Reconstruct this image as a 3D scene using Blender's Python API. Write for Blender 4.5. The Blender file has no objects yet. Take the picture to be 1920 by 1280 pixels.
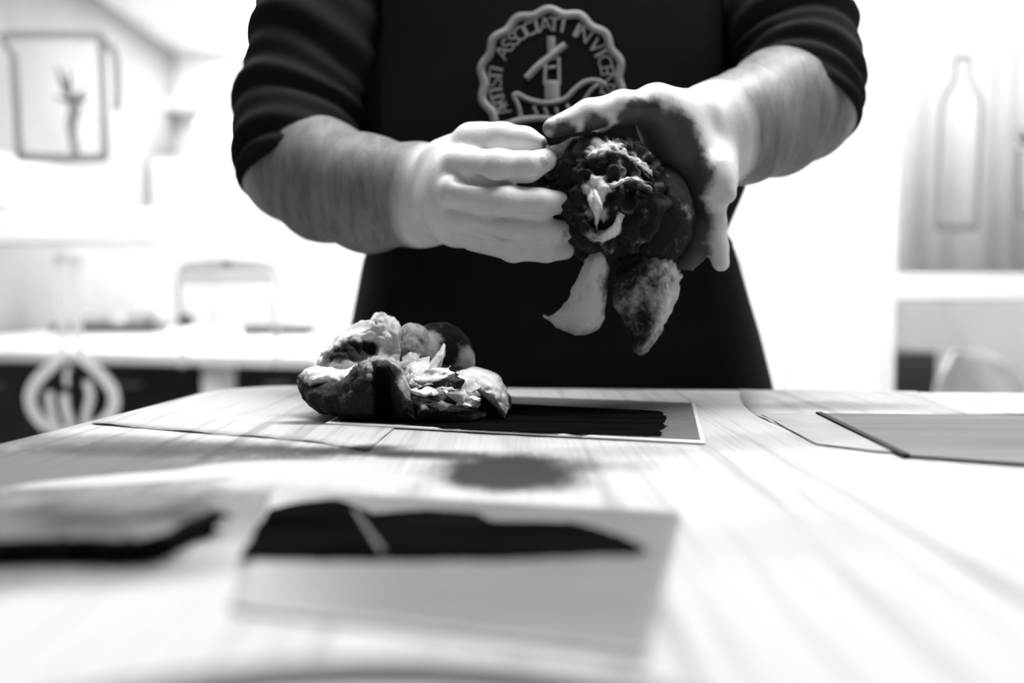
import bpy, bmesh, math, random
import numpy as np
from mathutils import Vector, Matrix

random.seed(7)
SC = bpy.context.scene
COL = SC.collection

# ------------------------------------------------------------------ camera, world, exposure
F = 1867.0                      # focal length in pixels of the 1920 px wide frame (35 mm on a 36 mm sensor)
TOP = 0.87                      # height of the work table
CAM = np.array([0.0, 0.0, TOP + 0.0967])
PITCH = math.atan(100.0 / F)
cam_d = bpy.data.cameras.new('camera')
cam_d.sensor_width = 36.0
cam_d.lens = 36.0 * F / 1920.0
cam_d.clip_start = 0.01
cam_d.dof.use_dof = True
cam_d.dof.focus_distance = 0.705
cam_d.dof.aperture_fstop = 2.8
cam = bpy.data.objects.new('camera', cam_d)
cam.location = CAM
cam.rotation_euler = (math.pi / 2 - PITCH, 0, 0)
COL.objects.link(cam)
SC.camera = cam

world = bpy.data.worlds.new('world')
SC.world = world
world.use_nodes = True
world.node_tree.nodes['Background'].inputs[0].default_value = (1, 1, 1, 1)
world.node_tree.nodes['Background'].inputs[1].default_value = 0.12

SC.view_settings.view_transform = 'Standard'
SC.view_settings.look = 'None'
SC.view_settings.gamma = 1.0
SC.view_settings.use_curve_mapping = False
SC.view_settings.exposure = 0.0
LAMP_NEAR = 23.0               # diffuser strength of the lamps over the work table
FILL_PART = 29.0               # of the unseen lamp added to brighten the partition
FILL_FAR = 22.0                # and of those added to brighten the room beyond it


def P(px, py, d):
    """Point at forward distance d (metres) seen at pixel px, py of the 1920 x 1280 frame."""
    u = (px - 960.0) / F
    v = (640.0 - py) / F
    y = math.cos(PITCH) + math.sin(PITCH) * v
    z = -math.sin(PITCH) + math.cos(PITCH) * v
    k = d / y
    return np.array([CAM[0] + u * k, d, CAM[2] + z * k])


def G(px, py, z=TOP):
    """Point on the horizontal plane z seen at a pixel."""
    u = (px - 960.0) / F
    v = (640.0 - py) / F
    y = math.cos(PITCH) + math.sin(PITCH) * v
    zz = -math.sin(PITCH) + math.cos(PITCH) * v
    k = (z - CAM[2]) / zz
    return np.array([u * k, y * k, z])


# ------------------------------------------------------------------ noise
def _hash(i, j, k, seed):
    h = (i * 374761393 + j * 668265263 + k * 2147483647 + seed * 144665) & 0x7fffffff
    h = ((h ^ (h >> 13)) * 1274126177) & 0x7fffffff
    h = h ^ (h >> 16)
    return (h & 0xffff) / 32767.5 - 1.0


def vnoise(p, scale=1.0, seed=0):
    p = np.asarray(p, dtype=np.float64) * scale
    i = np.floor(p).astype(np.int64)
    f = p - i
    f = f * f * (3 - 2 * f)
    out = 0
    for a in (0, 1):
        for b in (0, 1):
            for c in (0, 1):
                w = (f[:, 0] if a else 1 - f[:, 0]) * (f[:, 1] if b else 1 - f[:, 1]) * (f[:, 2] if c else 1 - f[:, 2])
                out = out + w * _hash(i[:, 0] + a, i[:, 1] + b, i[:, 2] + c, seed)
    return out


def fbm(p, scale=1.0, octaves=3, seed=0):
    s, a, t = 0, 1.0, 0
    for o in range(octaves):
        s = s + a * vnoise(p, scale * 2 ** o, seed + o * 17)
        t += a
        a *= 0.5
    return s / t


# ------------------------------------------------------------------ mesh helpers
class MB:
    def __init__(self):
        self.v, self.f, self.n = [], [], 0

    def add(self, verts, faces):
        verts = [tuple(map(float, q)) for q in verts]
        self.f += [tuple(int(i) + self.n for i in fc) for fc in faces]
        self.v += verts
        self.n += len(verts)
        return self

    def box(self, x0, x1, y0, y1, z0, z1):
        v = [(x, y, z) for z in (z0, z1) for y in (y0, y1) for x in (x0, x1)]
        return self.add(v, [(0, 2, 3, 1), (4, 5, 7, 6), (0, 1, 5, 4), (2, 6, 7, 3), (0, 4, 6, 2), (1, 3, 7, 5)])

    def tube(self, pts, rad, seg=12, cap=True):
        pts = [np.array(q, float) for q in pts]
        rad = [rad] * len(pts) if np.isscalar(rad) else rad
        V, Fc = [], []
        up = np.array([0.0, 0.0, 1.0])
        n0 = None
        for i, q in enumerate(pts):
            t = pts[min(i + 1, len(pts) - 1)] - pts[max(i - 1, 0)]
            t = t / (np.linalg.norm(t) + 1e-9)
            if n0 is None:
                n0 = np.cross(t, up)
                if np.linalg.norm(n0) < 1e-3:
                    n0 = np.cross(t, [1.0, 0, 0])
            n0 = n0 - t * np.dot(n0, t)
            n0 = n0 / np.linalg.norm(n0)
            b = np.cross(t, n0)
            for s in range(seg):
                a = 2 * math.pi * s / seg
                V.append(q + rad[i] * (math.cos(a) * n0 + math.sin(a) * b))
        m = len(pts)
        for i in range(m - 1):
            for s in range(seg):
                s2 = (s + 1) % seg
                Fc.append((i * seg + s, i * seg + s2, (i + 1) * seg + s2, (i + 1) * seg + s))
        if cap:
            Fc.append(tuple(range(seg))[::-1])
            Fc.append(tuple((m - 1) * seg + s for s in range(seg)))
        return self.add(V, Fc)

    def lathe(self, prof, cx, cy, seg=32):
        V, Fc = [], []
        for (r, z) in prof:
            for s in range(seg):
                a = 2 * math.pi * s / seg
                V.append((cx + r * math.cos(a), cy + r * math.sin(a), z))
        for i in range(len(prof) - 1):
            for s in range(seg):
                s2 = (s + 1) % seg
                Fc.append((i * seg + s, i * seg + s2, (i + 1) * seg + s2, (i + 1) * seg + s))
        return self.add(V, Fc)

    def prism(self, poly, z0, z1):
        """Horizontal polygon (x, y) extruded between two heights."""
        n = len(poly)
        V = [(q[0], q[1], z0) for q in poly] + [(q[0], q[1], z1) for q in poly]
        Fc = [tuple(range(n))[::-1], tuple(range(n, 2 * n))]
        Fc += [(i, (i + 1) % n, n + (i + 1) % n, n + i) for i in range(n)]
        return self.add(V, Fc)

    def sheet(self, poly, y0, y1):
        """Upright polygon (x, z) extruded in depth."""
        n = len(poly)
        V = [(q[0], y0, q[1]) for q in poly] + [(q[0], y1, q[1]) for q in poly]
        Fc = [tuple(range(n)), tuple(range(n, 2 * n))[::-1]]
        Fc += [(i, n + i, n + (i + 1) % n, (i + 1) % n) for i in range(n)]
        return self.add(V, Fc)

    def build(self, name, mat, parent=None, smooth=False, bevel=0.0, colors=None, uv=None, solid=0.0, subsurf=0):
        me = bpy.data.meshes.new(name)
        me.from_pydata(self.v, [], self.f)
        me.update()
        if colors is not None:
            at = me.attributes.new('ink', 'FLOAT', 'POINT')
            at.data.foreach_set('value', np.asarray(colors, dtype=np.float32))
        if uv is not None:
            l = me.uv_layers.new(name='UVMap')
            idx = np.zeros(len(me.loops), dtype=np.int32)
            me.loops.foreach_get('vertex_index', idx)
            l.data.foreach_set('uv', np.asarray(uv, dtype=np.float32)[idx].ravel())
        me.materials.append(mat)
        if smooth:
            me.polygons.foreach_set('use_smooth', [True] * len(me.polygons))
        o = bpy.data.objects.new(name, me)
        COL.objects.link(o)
        if bevel:
            b = o.modifiers.new('bevel', 'BEVEL')
            b.width = bevel
            b.segments = 2
            b.limit_method = 'ANGLE'
        if solid:
            s = o.modifiers.new('solid', 'SOLIDIFY')
            s.thickness = solid
            s.offset = 0
        if subsurf:
            s = o.modifiers.new('sub', 'SUBSURF')
            s.levels = s.render_levels = subsurf
        if parent is not None:
            o.parent = parent
            o.matrix_parent_inverse = Matrix.Translation(-parent.location)
        return o


def thing(name, label, cat, base, group=None):
    o = bpy.data.objects.new(name, None)
    COL.objects.link(o)
    o.location = [float(c) for c in base]
    o.empty_display_size = 0.05
    o['base'] = [float(c) for c in base]
    o['label'] = label
    o['category'] = cat
    if group:
        o['group'] = group
    return o


def tag(o, label, cat, group=None, kind=None):
    o['label'] = label
    o['category'] = cat
    if group:
        o['group'] = group
    if kind:
        o['kind'] = kind
    return o


def struct(o, label):
    o['kind'] = 'structure'
    o['label'] = label
    if 'base' not in o:
        o['base'] = [0.0, 0.0, 0.0]
    return o


def smooth_path(pts, n=8, closed=False):
    """Catmull-Rom through points."""
    pts = [np.array(q, float) for q in pts]
    m = len(pts)
    out = []
    for i in range(m if closed else m - 1):
        if closed:
            p0, p1, p2, p3 = pts[(i - 1) % m], pts[i], pts[(i + 1) % m], pts[(i + 2) % m]
        else:
            p0, p1, p2, p3 = pts[max(i - 1, 0)], pts[i], pts[i + 1], pts[min(i + 2, m - 1)]
        for k in range(n):
            t = k / n
            out.append(0.5 * (2 * p1 + (p2 - p0) * t + (2 * p0 - 5 * p1 + 4 * p2 - p3) * t * t + (3 * p1 - p0 - 3 * p2 + p3) * t ** 3))
    if not closed:
        out.append(pts[-1])
    return out


# ------------------------------------------------------------------ signed distance modelling (numpy surface nets)
def smin(a, b, k):
    h = np.clip(0.5 + 0.5 * (b - a) / k, 0, 1)
    return b * (1 - h) + a * h - k * h * (1 - h)


class Field:
    def __init__(self, lo, hi, res, clip=0.04):
        self.lo = np.array(lo, float)
        self.res = res
        self.n = np.ceil((np.array(hi) - self.lo) / res).astype(int) + 1
        self.clip = clip
        self.a = np.full(self.n, clip, dtype=np.float32)

    def like(self):
        g = Field.__new__(Field)
        g.lo, g.res, g.n, g.clip = self.lo, self.res, self.n, self.clip
        g.a = np.full(self.n, self.clip, dtype=np.float32)
        return g

    def _block(self, lo, hi):
        i0 = np.clip(np.floor((lo - self.lo) / self.res).astype(int), 0, self.n - 1)
        i1 = np.clip(np.ceil((hi - self.lo) / self.res).astype(int) + 1, 1, self.n)
        ax = [self.lo[c] + self.res * np.arange(i0[c], i1[c]) for c in range(3)]
        X, Y, Z = np.meshgrid(*ax, indexing='ij')
        return (slice(i0[0], i1[0]), slice(i0[1], i1[1]), slice(i0[2], i1[2])), X, Y, Z

    def cone(self, p, q, r1, r2, k=0.006):
        p, q = np.array(p, float), np.array(q, float)
        m = max(r1, r2) + self.clip
        sl, X, Y, Z = self._block(np.minimum(p, q) - m, np.maximum(p, q) + m)
        d = q - p
        L = np.dot(d, d) + 1e-12
        t = np.clip(((X - p[0]) * d[0] + (Y - p[1]) * d[1] + (Z - p[2]) * d[2]) / L, 0, 1)
        s = np.sqrt((X - p[0] - t * d[0]) ** 2 + (Y - p[1] - t * d[1]) ** 2 + (Z - p[2] - t * d[2]) ** 2) - (r1 + (r2 - r1) * t)
        self.a[sl] = smin(self.a[sl], s, k).astype(np.float32)
        return self

    def chain(self, pts, rad, k=0.006):
        for i in range(len(pts) - 1):
            self.cone(pts[i], pts[i + 1], rad[i], rad[i + 1], k)
        return self

    def ell(self, c, r, k=0.01):
        c, r = np.array(c, float), np.array(r, float)
        sl, X, Y, Z = self._block(c - r - self.clip, c + r + self.clip)
        q0 = np.sqrt(((X - c[0]) / r[0]) ** 2 + ((Y - c[1]) / r[1]) ** 2 + ((Z - c[2]) / r[2]) ** 2)
        q1 = np.sqrt(((X - c[0]) / r[0] ** 2) ** 2 + ((Y - c[1]) / r[1] ** 2) ** 2 + ((Z - c[2]) / r[2] ** 2) ** 2) + 1e-9
        s = np.clip(q0 * (q0 - 1) / q1, -0.2, 0.2)
        self.a[sl] = smin(self.a[sl], s, k).astype(np.float32)
        return self

    def union(self, other, k):
        self.a = smin(self.a, other.a, k).astype(np.float32) if k else np.minimum(self.a, other.a)
        return self

    def carve(self, p, q, r, k=0.004):
        g = self.like().cone(p, q, r, r, 0.001)
        self.a = -smin(-self.a, g.a, k)
        return self

    def mesh(self, blur=1):
        a = self.a
        for _ in range(blur):
            for ax in range(3):
                b = a.copy()
                s0 = [slice(None)] * 3
                s1 = [slice(None)] * 3
                s2 = [slice(None)] * 3
                s0[ax], s1[ax], s2[ax] = slice(0, -2), slice(1, -1), slice(2, None)
                b[tuple(s1)] = 0.25 * a[tuple(s0)] + 0.5 * a[tuple(s1)] + 0.25 * a[tuple(s2)]
                a = b
        n = np.array(a.shape) - 1
        ins = a < 0
        cnt = np.zeros(n, np.int8)
        for c in range(8):
            o = (c & 1, c >> 1 & 1, c >> 2 & 1)
            cnt += ins[o[0]:n[0] + o[0], o[1]:n[1] + o[1], o[2]:n[2] + o[2]]
        act = np.argwhere((cnt > 0) & (cnt < 8))
        idx = np.full(n, -1, np.int64)
        idx[act[:, 0], act[:, 1], act[:, 2]] = np.arange(len(act))
        acc = np.zeros((len(act), 3))
        num = np.zeros(len(act))
        cor = [np.array((c & 1, c >> 1 & 1, c >> 2 & 1)) for c in range(8)]
        for c0 in range(8):
            for ax in range(3):
                if cor[c0][ax]:
                    continue
                o0 = cor[c0]
                o1 = o0.copy()
                o1[ax] = 1
                v0 = a[tuple((act + o0).T)]
                v1 = a[tuple((act + o1).T)]
                m = (v0 < 0) != (v1 < 0)
                t = np.where(m, v0 / np.where(m, v0 - v1, 1), 0)
                pt = o0 + np.outer(t, (o1 - o0))
                acc[m] += pt[m]
                num[m] += 1
        V = self.lo + self.res * (act + acc / num[:, None])
        faces = []
        for ax in range(3):
            u, w = (ax + 1) % 3, (ax + 2) % 3
            s0 = [slice(1, -1)] * 3
            s1 = [slice(1, -1)] * 3
            s0[ax] = slice(0, -1)
            s1[ax] = slice(1, None)
            A, B = ins[tuple(s0)], ins[tuple(s1)]
            e = np.argwhere(A != B)
            off = np.ones(3, int)
            off[ax] = 0
            e0 = e + off
            flip = ~A[tuple(e.T)]
            eu = np.zeros(3, int); eu[u] = 1
            ew = np.zeros(3, int); ew[w] = 1
            q = np.stack([idx[tuple((e0 - eu - ew).T)], idx[tuple((e0 - ew).T)], idx[tuple(e0.T)], idx[tuple((e0 - eu).T)]], 1)
            q[flip] = q[flip][:, ::-1]
            faces.append(q)
        Fc = np.concatenate(faces)
        Fc = Fc[(Fc >= 0).all(1)]
        return V, Fc


# ------------------------------------------------------------------ materials
def nmat(name):
    m = bpy.data.materials.new(name)
    m.use_nodes = True
    return m, m.node_tree.nodes, m.node_tree.links, m.node_tree.nodes['Principled BSDF']


def g4(v):
    return (v, v, v, 1)


def mat(name, v, rough=0.6, spec=0.4, metal=0.0, var=0.0, scale=8.0, bump=0.0, bscale=200.0, stretch=(1, 1, 1)):
    m, N, L, b = nmat(name)
    b.inputs['Base Color'].default_value = g4(v)
    b.inputs['Roughness'].default_value = rough
    b.inputs['Specular IOR Level'].default_value = spec
    b.inputs['Metallic'].default_value = metal
    if var or bump:
        tc = N.new('ShaderNodeTexCoord')
        mp = N.new('ShaderNodeMapping')
        mp.inputs['Scale'].default_value = stretch
        L.new(tc.outputs['Object'], mp.inputs['Vector'])
    if var:
        t = N.new('ShaderNodeTexNoise')
        t.inputs['Scale'].default_value = scale
        t.inputs['Detail'].default_value = 5
        L.new(mp.outputs[0], t.inputs['Vector'])
        r = N.new('ShaderNodeMapRange')
        r.inputs[1].default_value, r.inputs[2].default_value = 0.3, 0.7
        r.inputs[3].default_value, r.inputs[4].default_value = max(0, v - var), v + var
        L.new(t.outputs[0], r.inputs[0])
        L.new(r.outputs[0], b.inputs['Base Color'])
    if bump:
        t = N.new('ShaderNodeTexNoise')
        t.inputs['Scale'].default_value = bscale
        t.inputs['Detail'].default_value = 3
        L.new(mp.outputs[0], t.inputs['Vector'])
        u = N.new('ShaderNodeBump')
        u.inputs['Strength'].default_value = bump
        u.inputs['Distance'].default_value = 0.002
        L.new(t.outputs[0], u.inputs['Height'])
        L.new(u.outputs[0], b.inputs['Normal'])
    return m


def emit(name, s):
    m, N, L, b = nmat(name)
    b.inputs['Base Color'].default_value = g4(0.8)
    b.inputs['Emission Color'].default_value = g4(1.0)
    b.inputs['Emission Strength'].default_value = s
    return m


def glass_mat():
    m, N, L, b = nmat('pane_glass')
    N.remove(b)
    tr = N.new('ShaderNodeBsdfTransparent')
    tr.inputs[0].default_value = g4(0.97)
    gl = N.new('ShaderNodeBsdfGlossy')
    gl.inputs['Roughness'].default_value = 0.02
    fr = N.new('ShaderNodeFresnel')
    fr.inputs[0].default_value = 1.2
    mx = N.new('ShaderNodeMixShader')
    L.new(fr.outputs[0], mx.inputs[0])
    L.new(tr.outputs[0], mx.inputs[1])
    L.new(gl.outputs[0], mx.inputs[2])
    L.new(mx.outputs[0], N['Material Output'].inputs[0])
    return m


def film_mat(name, v, alpha):
    """Frosted film: part of what is behind shows through."""
    m, N, L, b = nmat(name)
    b.inputs['Base Color'].default_value = g4(v)
    b.inputs['Roughness'].default_value = 0.8
    b.inputs['Specular IOR Level'].default_value = 0.1
    b.inputs['Alpha'].default_value = alpha
    return m


class NB:
    """Small node builder for the masks of stained paper."""
    def __init__(self, N, L):
        self.N, self.L = N, L

    def _in(self, sock, v):
        if hasattr(v, 'is_output') or hasattr(v, 'links'):
            self.L.new(v, sock)
        else:
            sock.default_value = v

    def m(self, op, a, b=0.0, c=None, clamp=False):
        n = self.N.new('ShaderNodeMath')
        n.operation = op
        n.use_clamp = clamp
        self._in(n.inputs[0], a)
        self._in(n.inputs[1], b)
        if c is not None:
            self._in(n.inputs[2], c)
        return n.outputs[0]

    def noise(self, vec, scale, detail=4, rough=0.55):
        n = self.N.new('ShaderNodeTexNoise')
        n.inputs['Scale'].default_value = scale
        n.inputs['Detail'].default_value = detail
        n.inputs['Roughness'].default_value = rough
        self.L.new(vec, n.inputs['Vector'])
        return n.outputs[0]

    def mapping(self, vec, rot=0.0, scale=(1, 1, 1), loc=(0, 0, 0)):
        n = self.N.new('ShaderNodeMapping')
        n.inputs['Rotation'].default_value = (0, 0, rot)
        n.inputs['Scale'].default_value = scale
        n.inputs['Location'].default_value = loc
        self.L.new(vec, n.inputs['Vector'])
        return n.outputs[0]

    def ramp(self, v, a, b, c=0.0, d=1.0):
        n = self.N.new('ShaderNodeMapRange')
        n.interpolation_type = 'SMOOTHSTEP'
        self._in(n.inputs[0], v)
        n.inputs[1].default_value, n.inputs[2].default_value = a, b
        n.inputs[3].default_value, n.inputs[4].default_value = c, d
        return n.outputs[0]

    def blot(self, sx, sy, wn, cx, cy, rx, ry, rot=0.0, soft=0.5, wob=1.0):
        """Ragged elliptical blot centred at world cx, cy."""
        dx = self.m('SUBTRACT', sx, cx)
        dy = self.m('SUBTRACT', sy, cy)
        c, s = math.cos(rot), math.sin(rot)
        u = self.m('ADD', self.m('MULTIPLY', dx, c / rx), self.m('MULTIPLY', dy, s / rx))
        v = self.m('ADD', self.m('MULTIPLY', dx, -s / ry), self.m('MULTIPLY', dy, c / ry))
        r = self.m('SQRT', self.m('ADD', self.m('MULTIPLY', u, u), self.m('MULTIPLY', v, v)))
        r = self.m('ADD', r, self.m('MULTIPLY', self.m('SUBTRACT', wn, 0.5), wob))
        return self.ramp(r, 1.0 - soft, 1.0 + soft, 1.0, 0.0)


# stains and painted shade on the covering paper: centre pixel, half width px, half depth (m), darkness
def paper_mat(name, base, stains, streak=0.3, rot=-0.09):
    m, N, L, b = nmat(name)
    nb = NB(N, L)
    geo = N.new('ShaderNodeNewGeometry')
    pos = geo.outputs['Position']
    sep = N.new('ShaderNodeSeparateXYZ')
    L.new(pos, sep.inputs[0])
    sx, sy = sep.outputs[0], sep.outputs[1]
    wn = nb.noise(nb.mapping(pos, 0, (30, 14, 1)), 1.0, 6, 0.65)
    wn2 = nb.noise(nb.mapping(pos, 0.2, (160, 60, 1)), 1.0, 6, 0.7)
    wn = nb.m('ADD', nb.m('MULTIPLY', wn, 0.65), nb.m('MULTIPLY', wn2, 0.35))
    st = nb.noise(nb.mapping(pos, rot, (75, 2.2, 1)), 1.0, 4, 0.6)
    fine = nb.noise(nb.mapping(pos, rot, (420, 6.0, 1)), 1.0, 3, 0.6)
    big = nb.noise(nb.mapping(pos, rot, (6, 4, 1)), 1.0, 2)
    amp = nb.ramp(big, 0.35, 0.7, 0.3, 1.0)
    s = nb.m('MULTIPLY', nb.ramp(st, 0.5, 0.68), nb.m('MULTIPLY', amp, streak))
    s = nb.m('ADD', s, nb.m('MULTIPLY', nb.ramp(fine, 0.5, 0.75), streak * 0.55))
    col = nb.m('MULTIPLY', nb.m('SUBTRACT', 1.0, s), base)
    for (cx, cy, rx, ry, rt, dk, soft, wob) in stains:
        k = nb.blot(sx, sy, wn, cx, cy, rx, ry, rt, soft, wob)
        if dk < 0:      # a clean patch left by something that lay there
            w = nb.m('MULTIPLY', k, -dk)
            col = nb.m('ADD', nb.m('MULTIPLY', col, nb.m('SUBTRACT', 1.0, w)), nb.m('MULTIPLY', w, base * 0.95))
        else:
            col = nb.m('MULTIPLY', col, nb.m('SUBTRACT', 1.0, nb.m('MULTIPLY', k, dk)))
    col = nb.m('MAXIMUM', col, 0.01)
    L.new(col, b.inputs['Base Color'])
    b.inputs['Roughness'].default_value = 0.7
    b.inputs['Specular IOR Level'].default_value = 0.15
    bp = N.new('ShaderNodeBump')
    bp.inputs['Strength'].default_value = 0.25
    bp.inputs['Distance'].default_value = 0.001
    L.new(nb.noise(nb.mapping(pos, rot, (260, 30, 1)), 1.0, 3), bp.inputs['Height'])
    L.new(bp.outputs[0], b.inputs['Normal'])
    return m


def gauze_mat(name, light, dark, weave):
    """Tarlatan: an open cotton weave soaked with ink where the ink attribute is high."""
    m, N, L, b = nmat(name)
    nb = NB(N, L)
    at = N.new('ShaderNodeAttribute')
    at.attribute_name = 'ink'
    uv = N.new('ShaderNodeUVMap')
    uv.uv_map = 'UVMap'
    sep = N.new('ShaderNodeSeparateXYZ')
    L.new(uv.outputs[0], sep.inputs[0])
    tc = N.new('ShaderNodeTexCoord')
    n1 = nb.noise(tc.outputs['Object'], 55.0, 6, 0.65)
    n2 = nb.noise(tc.outputs['Object'], 260.0, 4, 0.7)
    k = nb.m('ADD', at.outputs['Fac'], nb.m('MULTIPLY', nb.m('SUBTRACT', n1, 0.5), 1.1))
    k = nb.m('ADD', k, nb.m('MULTIPLY', nb.m('SUBTRACT', n2, 0.5), 0.45))
    k = nb.ramp(k, 0.2, 0.8)
    wu = nb.m('SINE', nb.m('MULTIPLY', sep.outputs[0], 2 * math.pi * 1150.0))
    wv = nb.m('SINE', nb.m('MULTIPLY', sep.outputs[1], 2 * math.pi * 1150.0))
    w = nb.m('MAXIMUM', wu, wv)
    thread = nb.ramp(w, -0.1, 0.75)
    base = nb.m('ADD', nb.m('MULTIPLY', k, dark - light), light)
    lift = nb.m('ADD', nb.m('MULTIPLY', thread, weave), 1.0 - weave)
    L.new(nb.m('MULTIPLY', base, lift), b.inputs['Base Color'])
    b.inputs['Roughness'].default_value = 0.75
    b.inputs['Specular IOR Level'].default_value = 0.25
    b.inputs['Sheen Weight'].default_value = 0.03
    bp = N.new('ShaderNodeBump')
    bp.inputs['Strength'].default_value = 0.6
    bp.inputs['Distance'].default_value = 0.0006
    L.new(thread, bp.inputs['Height'])
    bp2 = N.new('ShaderNodeBump')
    bp2.inputs['Strength'].default_value = 0.5
    bp2.inputs['Distance'].default_value = 0.004
    L.new(nb.noise(tc.outputs['Object'], 120.0, 4), bp2.inputs['Height'])
    L.new(bp.outputs[0], bp2.inputs['Normal'])
    L.new(bp2.outputs[0], b.inputs['Normal'])
    return m


def skin_mat():
    m, N, L, b = nmat('skin')
    nb = NB(N, L)
    at = N.new('ShaderNodeAttribute')
    at.attribute_name = 'ink'          # printing ink on palm and fingers, plus shade painted over the hidden fingers
    ah = N.new('ShaderNodeAttribute')
    ah.attribute_name = 'hair'         # hairy forearms
    tc = N.new('ShaderNodeTexCoord')
    ob = tc.outputs['Object']
    n1 = nb.noise(ob, 70.0, 5, 0.6)
    n2 = nb.noise(ob, 400.0, 3, 0.6)
    mp = N.new('ShaderNodeMapping')
    mp.inputs['Rotation'].default_value = (0, math.radians(25), 0)
    mp.inputs['Scale'].default_value = (95, 50, 22)
    L.new(ob, mp.inputs['Vector'])
    hn = nb.noise(mp.outputs[0], 1.0, 5, 0.7)
    hair = nb.m('MULTIPLY', nb.ramp(hn, 0.38, 0.64), ah.outputs['Fac'])
    v = nb.m('ADD', 0.64, nb.m('MULTIPLY', nb.m('SUBTRACT', n1, 0.5), 0.14))
    v = nb.m('MULTIPLY', v, nb.m('SUBTRACT', 1.0, nb.m('MULTIPLY', hair, 0.35)))
    v = nb.m('MULTIPLY', v, nb.m('SUBTRACT', 1.0, nb.m('MULTIPLY', ah.outputs['Fac'], 0.66)))
    k = nb.m('ADD', at.outputs['Fac'], nb.m('MULTIPLY', nb.m('SUBTRACT', n1, 0.5), 0.9))
    k = nb.m('MULTIPLY', nb.ramp(k, 0.3, 0.75), 0.93)
    v = nb.m('MULTIPLY', v, nb.m('SUBTRACT', 1.0, k))
    L.new(v, b.inputs['Base Color'])
    b.inputs['Roughness'].default_value = 0.5
    b.inputs['Specular IOR Level'].default_value = 0.35
    bp = N.new('ShaderNodeBump')
    bp.inputs['Strength'].default_value = 0.25
    bp.inputs['Distance'].default_value = 0.0012
    L.new(n2, bp.inputs['Height'])
    L.new(bp.outputs[0], b.inputs['Normal'])
    return m


M = {
    'wall': mat('painted_wall', 0.80, 0.7, var=0.02, scale=3, bump=0.1, bscale=120),
    'wall_grey': mat('grey_painted_wall', 0.26, 0.7, var=0.02, scale=3, bump=0.1, bscale=120),
    'wall_dark': mat('dark_grey_wall', 0.12, 0.8, var=0.02, scale=3),
    'ceiling': mat('ceiling_paint', 0.86, 0.8, var=0.01, scale=3),
    'floor': mat('dark_floor', 0.06, 0.5, var=0.02, scale=6),
    'frame': mat('white_lacquer', 0.84, 0.35, var=0.01, scale=10),
    'white': mat('white_board', 0.82, 0.45, var=0.02, scale=12),
    'offwhite': mat('offwhite_plastic', 0.6, 0.5, var=0.02, scale=12),
    'grey': mat('grey_plastic', 0.30, 0.5, var=0.03, scale=12),
    'dark': mat('dark_lacquer', 0.02, 0.4, var=0.006, scale=12),
    'curtain': mat('white_curtain', 0.9, 0.9, var=0.03, scale=20, bump=0.2, bscale=400),
    'glass': glass_mat(),
    'film': film_mat('frosted_film', 0.2, 0.7),
    'film_light': film_mat('light_frosted_film', 0.46, 0.55),
    'film_pale': film_mat('pale_frosted_film', 0.75, 0.55),
    'film_dark': film_mat('dark_frosted_film', 0.10, 0.75),
    'tabletop': mat('white_laminate', 0.78, 0.45, var=0.03, scale=9),
    'zinc': mat('zinc_plate', 0.135, 0.38, 0.5, metal=0.35, var=0.03, scale=25, bump=0.05, bscale=900, stretch=(1, 8, 1)),
    'zinc_edge': mat('bevelled_plate_edge', 0.75, 0.3, 0.5, metal=0.5, var=0.02, scale=40),
    'ink': mat('printing_ink', 0.003, 0.9, 0.0, var=0.002, scale=60, bump=0.15, bscale=500, stretch=(0.2, 1, 1)),
    'board': mat('grey_board', 0.085, 0.6, 0.3, var=0.03, scale=18, bump=0.1, bscale=300, stretch=(0.3, 2, 1)),
    'black_edge': mat('black_board_edge', 0.012, 0.7, 0.2, var=0.004, scale=30),
    'greypaper': mat('grey_paper', 0.26, 0.7, 0.1, var=0.06, scale=16, bump=0.1, bscale=400),
    'felt': mat('grey_felt', 0.10, 0.95, 0.05, var=0.07, scale=26, bump=0.5, bscale=600),
    'feltblack': mat('inked_felt_edge', 0.008, 0.9, 0.05, var=0.004, scale=60, bump=0.5, bscale=700),
    'rim': mat('dark_grey_enamel', 0.05, 0.5, 0.3, var=0.01, scale=30),
    'cotton': mat('black_cotton', 0.013, 0.9, 0.1, var=0.004, scale=14, bump=0.3, bscale=900),
    'apron': mat('black_apron_cloth', 0.008, 0.9, 0.1, var=0.002, scale=10, bump=0.3, bscale=1100),
    'print': mat('grey_textile_print', 0.26, 0.8, 0.15, var=0.08, scale=30),
    'denim': mat('dark_trouser_cloth', 0.02, 0.9, 0.1, var=0.006, scale=30),
    'leather': mat('dark_leather', 0.02, 0.5, 0.4, var=0.005, scale=30),
    'hair': mat('dark_hair', 0.03, 0.6, 0.3, var=0.01, scale=90, stretch=(1, 1, 0.2)),
    'eye': mat('eye_white', 0.6, 0.2, 0.5, var=0.05, scale=60),
    'nail': mat('fingernail', 0.6, 0.3, 0.5, var=0.03, scale=200),
    'skin': skin_mat(),
    'gauze': gauze_mat('tarlatan', 0.82, 0.010, 0.5),
    'gauze_dark': gauze_mat('inky_tarlatan', 0.9, 0.012, 0.4),
    'steel': mat('lamp_housing', 0.6, 0.4, 0.5, metal=0.3, var=0.02, scale=12),
    'lamp_near': emit('lamp_diffuser_near', LAMP_NEAR),
    'fill_part': emit('added_fill_partition', FILL_PART),
    'fill_far': emit('added_fill_far', FILL_FAR),
}

ct = M['curtain'].node_tree
tl = ct.nodes.new('ShaderNodeBsdfTranslucent')
tl.inputs[0].default_value = g4(0.85)
mx = ct.nodes.new('ShaderNodeMixShader')
mx.inputs[0].default_value = 0.28
ct.links.new(ct.nodes['Principled BSDF'].outputs[0], mx.inputs[1])
ct.links.new(tl.outputs[0], mx.inputs[2])
ct.links.new(mx.outputs[0], ct.nodes['Material Output'].inputs[0])

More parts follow.
